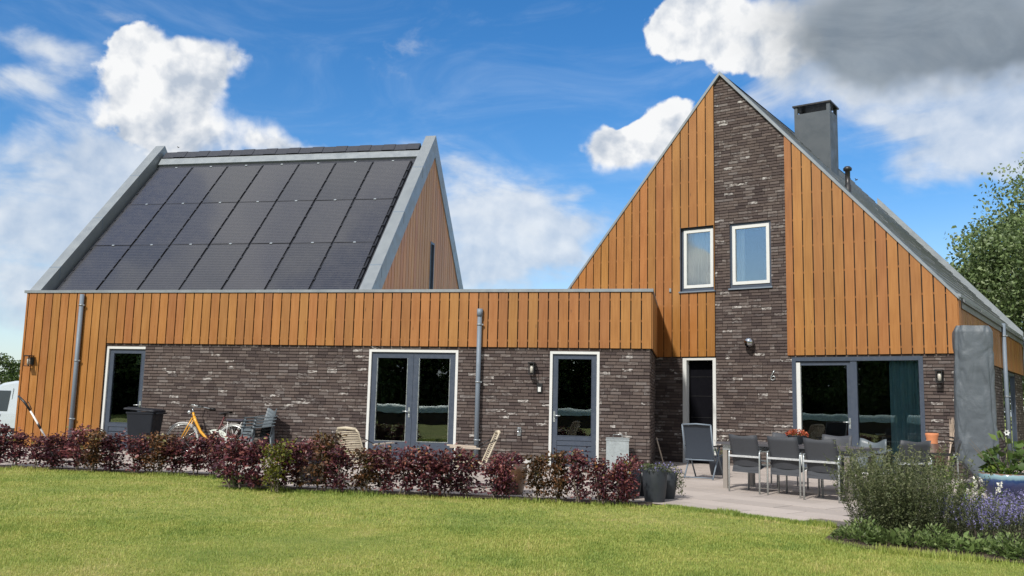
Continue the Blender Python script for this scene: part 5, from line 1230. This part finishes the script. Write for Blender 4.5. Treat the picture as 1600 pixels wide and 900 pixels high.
# the flower bed
BG = 'plants of the flower bed'
cat_a = [(stalks_mesh('flower_spikes', M_['violet'], 46, .24, .56, 80 + i, 15, .021, .015, .35, .50), stalks_mesh('foliage', M_['sage'], 46, .25, .48, 90 + i, 20, .034, .015, .4, .0), stems_mb(46, .24, .54, 80 + i, .35, .0022).mesh('stems', M_['sage'])) for i in range(3)]
for i, (px, py, s, lb_) in enumerate([(1500, 838, .80, 'catmint clump nearest the wispy shrub, pale violet spikes'), (1535, 830, .74, 'catmint clump left of the white blossoms'), (1572, 826, .80, 'catmint clump below the blue pot'), (1604, 824, .80, 'catmint clump at the right edge of the photo, behind'),
        (1532, 852, .82, 'front catmint clump above the broad leaves'), (1570, 850, .88, 'front catmint clump second from the right edge'), (1602, 850, .9, 'front catmint clump cut by the right edge'), (1634, 835, .85, 'catmint clump just past the right edge'), (1488, 820, .66, 'catmint clump behind the wispy shrub'), (1552, 814, .60, 'rearmost catmint clump under the parasol foot')]):
    q = gp(px, py); t = plant('catmint', lb_, q[0], q[1], .008, 'plant', s=s, group=BG); fl, fo, st = cat_a[i % 3]; link('flower_spikes', fl, t)['kind'] = 'stuff'; link('foliage', fo, t); link('stems', st, t)
wis = [(stalks_mesh('foliage', M_['wisp'], 110, .26, .86, 100 + i, 64, .032, .0115, .45, .10, .4), stems_mb(110, .26, .86, 100 + i, .45, .0022, .4).mesh('stems', M_['sage'])) for i in range(2)]
for i, (px, py, s, lb_) in enumerate([(1376, 838, .95, 'wispy grey-green shrub, left part nearest the table'), (1418, 842, 1.08, 'tall wispy grey-green shrub in the middle of the bed'), (1456, 846, .86, 'wispy grey-green shrub touching the catmint'), (1405, 828, 1.1, 'wispy grey-green shrub at the back by the terrace')]):
    q = gp(px, py); t = plant('wispy_shrub', lb_, q[0], q[1], .008, 'shrub', s=s, group=BG); fo, st = wis[i % 2]; link('foliage', fo, t); link('stems', st, t)
low = [tuft_mesh('foliage', M_['bedleaf'], (230, 300, 180)[i], (.22, .20, .25)[i], (.20, .32, .15)[i], (.075, .060, .11)[i], (.034, .026, .052)[i], 120 + i, (.8, 1.3, .5)[i]) for i in range(3)]
for i, (px, py, s, lb_) in enumerate([(1326, 845, .65, 'low leafy plant at the left tip of the bed'), (1354, 850, .78, 'low leafy plant second from the left tip of the bed'), (1388, 852, .8, 'low leafy plant below the wispy shrub'), (1425, 855, .85, 'low leafy plant in front of the tall wispy shrub'), (1462, 860, .75, 'low leafy plant left of the broad leaves'),
        (1502, 862, .8, 'broad-leaved plant in front of the catmint'), (1540, 866, .85, 'broad-leaved plant at the front middle right of the bed'), (1580, 874, .75, 'broad-leaved plant at the front right corner'), (1612, 876, .8, 'broad-leaved plant cut by the right edge'), (1345, 838, .8, 'small leafy plant behind the left tip of the bed'), (352, 752, .8, 'low green plant at the step of the hedge, left'), (384, 758, .8, 'low green plant under the first tall hedge shrub'), (408, 761, .7, 'small green plant under the stacked chairs\' shrub')]):
    q = gp(px, py); t = plant('leafy_plant', lb_, q[0], q[1], .008, 'plant', s=s, group=BG); link('foliage', low[i % 3], t)
for i, (px, py, h, lb_) in enumerate([(1472, 800, .75, 'pale green upright stalk plant beside the besom'), (1492, 806, .62, 'pale green upright stalk plant left of the parasol foot'), (1515, 812, .50, 'short pale green stalk plant before the parasol foot')]):
    q = gp(px, py); t = plant('stalk_plant', lb_, q[0], q[1], .008, group=BG); link('foliage', stalks_mesh('foliage', M_['bright'], 6, .09, h, 140 + i, 46, .045, .024, .2, .1, .3), t); link('stems', stems_mb(6, .09, h, 140 + i, .2, .004, .3).mesh('stems', M_['bright']), t)
for i, (px, py, lb_) in enumerate([(1514, 815, 'white-blossomed stem left under the covered parasol'), (1549, 815, 'white-blossomed stem in front of the blue pot')]):
    q = gp(px, py); t = plant('white_flower', lb_, q[0], q[1], .008, group=BG); link('stems', stems_mb(7, .06, .52, 160 + i, .3).mesh('stems', M_['bright']), t); link('blossom', stalks_mesh('blossom', M_['whitefl'], 7, .06, .54, 160 + i, 9, .032, .026, .3, .78), t); link('foliage', stalks_mesh('foliage', M_['bright'], 7, .07, .4, 165 + i, 10, .05, .02, .3, .0), t)

# ------------------------------------------------------------------ trees
def tree(label, x, y, H, cz, rx, rz, n_cl, n_lf, lsz, seed, group=None, mat='treeleaf', trunk_r=.22):
    r = np.random.default_rng(seed); rr = random.Random(seed); t = empty('tree', (x, y, -.75 if y > 40 else -.02)); tag(t, label, 'tree', group)
    b = MB(); top = Vector((rr.uniform(-.3, .3), rr.uniform(-.3, .3), cz + rz * .35)); b.tube([(0, 0, 0), (.05, 0, cz * .3), tuple(top * .6), tuple(top)], [trunk_r * 1.2, trunk_r, trunk_r * .6, trunk_r * .2], 9)
    cl = []
    for k in range(n_cl):
        v = r.normal(size=3); v /= np.linalg.norm(v); q = r.uniform(.45, 1.0) ** .6; lump = 1 + .22 * math.sin(v[0] * 5 + seed) * math.cos(v[2] * 4 + v[1] * 3)
        c = np.array([v[0] * rx * q * lump, v[1] * rx * q * lump, cz + v[2] * rz * q * lump])
        if c[2] > .9: cl.append(c)
    for c in cl[::3]:
        f = min(max((c[2] - cz * .4) / (cz + rz), .25), .8); s0 = top * f
        b.tube([tuple(s0), tuple((s0 * .45 + Vector(c) * .55) + Vector((0, 0, .2))), tuple(c)], [trunk_r * .28, trunk_r * .15, trunk_r * .05], 5, cap=False)
    b.build('trunk', M_['bark'], t); per = n_lf // len(cl); Cs = []; Rn = []
    for c in cl:
        sg = r.uniform(.22, .42) * rx * .42; Cs.append(c + np.clip(r.normal(size=(per, 3)), -1.5, 1.5) * np.array([sg, sg, sg * .7])); Rn.append(np.full(per, r.uniform(-.12, .22)))
    C = np.concatenate(Cs); n = len(C)
    link('crown', leaf_mesh('crown', C, r.normal(size=(n, 3)) + np.array([0, 0, -.35]), r.uniform(.7, 1.3, n) * lsz, r.uniform(.7, 1.3, n) * lsz * .62, np.concatenate(Rn) + r.uniform(0, .8, n), M_[mat]), t); return t
tree('big grey-green tree behind the house on the right', 19.6, 30.5, 10.5, 5.6, 4.1, 4.2, 260, 85000, .15, 5, trunk_r=.3)
tree('green tree far behind the van at the left edge', -30.6, 52.0, 5, 2.6, 2.4, 1.9, 60, 9000, .16, 6, mat='leaf', trunk_r=.16)
tree('second green tree left of the far one, mostly out of frame', -37.5, 55.0, 5, 2.5, 2.6, 1.8, 60, 8000, .16, 7, mat='leaf', trunk_r=.16)
# the garden's far side, seen only as reflections in the panes
proto_t = None
for i, (x, y, s) in enumerate([(-52, 2, 1.1), (-46, -6, 1.0), (-40, -12, 1.15), (-34, -17, 1.0), (-28, -21, 1.1), (-22, -24, 1.0), (-16, -27, 1.1), (-9, -30, 1.0), (-2, -32, 1.1)]):
    if proto_t is None: proto_t = tree('x', x, y, 9, 4.6, 4.2, 4.1, 130, 20000, .36, 9, mat='leaf', trunk_r=.28); o = proto_t
    else: o = copy_tree(proto_t); o.location = (x, y, -.02)
    o.scale = (s, s, s); o.rotation_euler = (0, 0, i * 1.3); tag(o, ['first', 'second', 'third', 'fourth', 'fifth', 'sixth', 'seventh', 'eighth', 'ninth'][i] + ' tree of the row mirrored in the glass, counted from the west', 'tree', 'trees mirrored in the panes')
for i, (x, y, l, rz) in enumerate([(-42, -15, 26, -36), (-21, -28.5, 24, -27), (1, -35, 22, -12)]):  # unseen hedges added to block the bright horizon in the reflections
    r = np.random.default_rng(300 + i); n = 7000; t = empty('backing_hedge', (x, y, -.02), R(rz)); tag(t, ['western', 'middle', 'eastern'][i] + ' unseen hedge added to darken the glass reflections', 'hedge', 'unseen hedges added behind the mirrored trees')
    loft(MB(), [[(px_, py_, z_) for px_, py_ in rrect(l / 2 - .2, w_, .3)] for w_, z_ in ((.6, 0), (.7, .6), (.65, 2.6), (.4, 2.9))]).build('core', simple('dark_hedge_core', (.012, .02, .008), .9), t)
    C = np.stack([r.uniform(-l / 2, l / 2, n), r.choice([-1, 1], n) * r.uniform(.55, .85, n), r.uniform(.1, 3.1, n)], 1); link('foliage', leaf_mesh('foliage', C, r.normal(size=(n, 3)), .28, .18, r.uniform(0, .8, n), M_['leaf']), t)
M_['tarp'] = simple('pale_green_tarpaulin', (.42, .56, .52), .5, 0, .2, 2.0); M_['log'] = simple('split_logs', (.06, .045, .03), .9, 0, .4, 6.0)
for i, (x, y, l, rz) in enumerate([(-24, -4.5, 9.5, -36), (-15.5, -10.2, 9.0, -33), (-7.0, -14.5, 8.0, -24)]):
    t = empty('covered_woodpile', (x, y, -.02), R(rz)); tag(t, ['western', 'middle', 'eastern'][i] + ' long woodpile under pale green tarpaulin, mirrored in the glass', 'woodpile', 'woodpiles mirrored in the panes')
    MB().box(-l / 2, l / 2, -.45, .45, 0, .78).build('logs', M_['log'], t)
    MB().grid(lambda u, v: ((u - .5) * (l + .2), (v - .5) * 1.1, .70 + .42 * math.sin(math.pi * v) ** .6 + .02 * math.sin(u * 11 + v * 3)), 40, 11).build('tarpaulin', M_['tarp'], t)

# ------------------------------------------------------------------ grass
def in_lawn(x, y):
    c, q = math.cos(AROT), math.sin(AROT); dx, dy = x - AX[0], y - AX[1]; s = dx * c - dy * q; nn = dx * q + dy * c
    edge = np.where(s < ES0 - .1, EN0 - .40, EN1 - .42); ok = np.where(s < .30, nn < edge + .03 * np.sin(s * 5), True)
    e2 = (x - C0.x) * TN.x + (y - C0.y) * TN.y; ok &= np.where(s >= .30, e2 < -.02 + .02 * np.sin(x * 9), True)
    inb = np.zeros(len(x), bool)
    P = bed
    for i in range(len(P)):
        (ax, ay), (bx, by) = P[i], P[i - 1]; inb ^= ((ay > y) != (by > y)) & (x < (bx - ax) * (y - ay) / (by - ay) + ax)
    ok &= ~inb; ok &= ~((x > 3.6) & (y > 9.5)); return ok
def blades(n, ymin, ymax, hmin, hmax, w, powr):
    y = ymin + (ymax - ymin) * RNG.uniform(0, 1, n) ** powr; x = RNG.uniform(-.68, .68, n) * (y + 2.0); k = in_lawn(x, y); x, y = x[k], y[k]; m = len(x)
    pn = .5 + .5 * np.sin(x * 1.7 + np.sin(y * 1.3) * 2) * np.cos(y * 1.1 + x * .6); h = RNG.uniform(hmin, hmax, m) * (.75 + .5 * pn)
    a = RNG.uniform(0, 6.28, m); ln = RNG.uniform(.15, .75, m); W = w * RNG.uniform(.7, 1.3, m) * (.8 + y * .035)
    B = np.stack([x, y, np.full(m, -.018)], 1); S = np.stack([-np.sin(a), np.cos(a), np.zeros(m)], 1) * W[:, None]
    T = B + np.stack([np.cos(a) * ln * h, np.sin(a) * ln * h, h], 1); return np.stack([B - S, B + S, T], 1), RNG.uniform(0, 1, m)
V = []; Q = []
for args in ((380000, 4.6, 9.5, .010, .028, .0038, .9), (190000, 8.5, 15.3, .010, .030, .005, .9), (9000, 5, 15, .035, .060, .004, 1.0)):
    v, q = blades(*args); c_ = v.mean(1); e2_ = (c_[:, 0] - C0.x) * TN.x + (c_[:, 1] - C0.y) * TN.y; s1_ = (c_[:, 0] - C0.x) * TD.x + (c_[:, 1] - C0.y) * TD.y
    q = q + np.clip(1 + e2_ / .85, 0, 1) * np.clip((s1_ + 1.2) / .5, 0, 1) * np.clip((3.1 - s1_) / .5, 0, 1) * (.5 + .5 * np.sin(c_[:, 0] * 5.1 + np.sin(c_[:, 1] * 7) * 1.5)) * 1.3
    V.append(v); Q.append(q)
# longer tufts along the hedge and bed edges
m = 9000; s_ = RNG.uniform(-17, .3, m); off = np.where(s_ < ES0 - .1, EN0 - .40, EN1 - .40) - np.abs(RNG.normal(size=m)) * .10
c, q_ = math.cos(AROT), math.sin(AROT); ex = AX[0] + s_ * c + off * q_; ey = AX[1] - s_ * q_ + off * c
f = RNG.uniform(0, 1, 5000); e = np.array([C0.x, C0.y]) + (np.array([C1.x, C1.y]) - np.array([C0.x, C0.y])) * f[:, None] - np.array([TN.x, TN.y]) * (np.abs(RNG.normal(size=5000)) * .07)[:, None]
be = np.array(bed[1:8]); seg = RNG.integers(0, len(be) - 1, 6000); f = RNG.uniform(0, 1, 6000)[:, None]; e3 = be[seg] + (be[seg + 1] - be[seg]) * f + RNG.normal(size=(6000, 2)) * .06
X = np.concatenate([ex, e[:, 0], e3[:, 0]]); Y = np.concatenate([ey, e[:, 1], e3[:, 1]]); m = len(X); h = RNG.uniform(.022, .065, m) * np.where(np.sin(X * 2.1) + np.sin(X * 5.3) > .3, 1.3, .8)
a = RNG.uniform(0, 6.28, m); B = np.stack([X, Y, np.full(m, -.018)], 1); S = np.stack([-np.sin(a), np.cos(a), np.zeros(m)], 1) * .006; T = B + np.stack([np.cos(a) * .45 * h, np.sin(a) * .45 * h, h], 1)
V.append(np.stack([B - S, B + S, T], 1)); Q.append(RNG.uniform(0, .6, m))
V = np.concatenate(V); Q = np.concatenate(Q); m = len(V)
me = bpy.data.meshes.new('grass'); me.vertices.add(3 * m); me.vertices.foreach_set('co', V.ravel()); me.loops.add(3 * m); me.loops.foreach_set('vertex_index', np.arange(3 * m, dtype=np.int32))
me.polygons.add(m); me.polygons.foreach_set('loop_start', (np.arange(m) * 3).astype(np.int32)); me.polygons.foreach_set('loop_total', np.full(m, 3, np.int32)); me.update()
at = me.attributes.new('rnd', 'FLOAT', 'FACE'); at.data.foreach_set('value', Q.astype(np.float32)); me.materials.append(M_['blades'])
tag(link('grass', me), 'short mown grass blades covering the lawn', 'grass', kind='stuff')
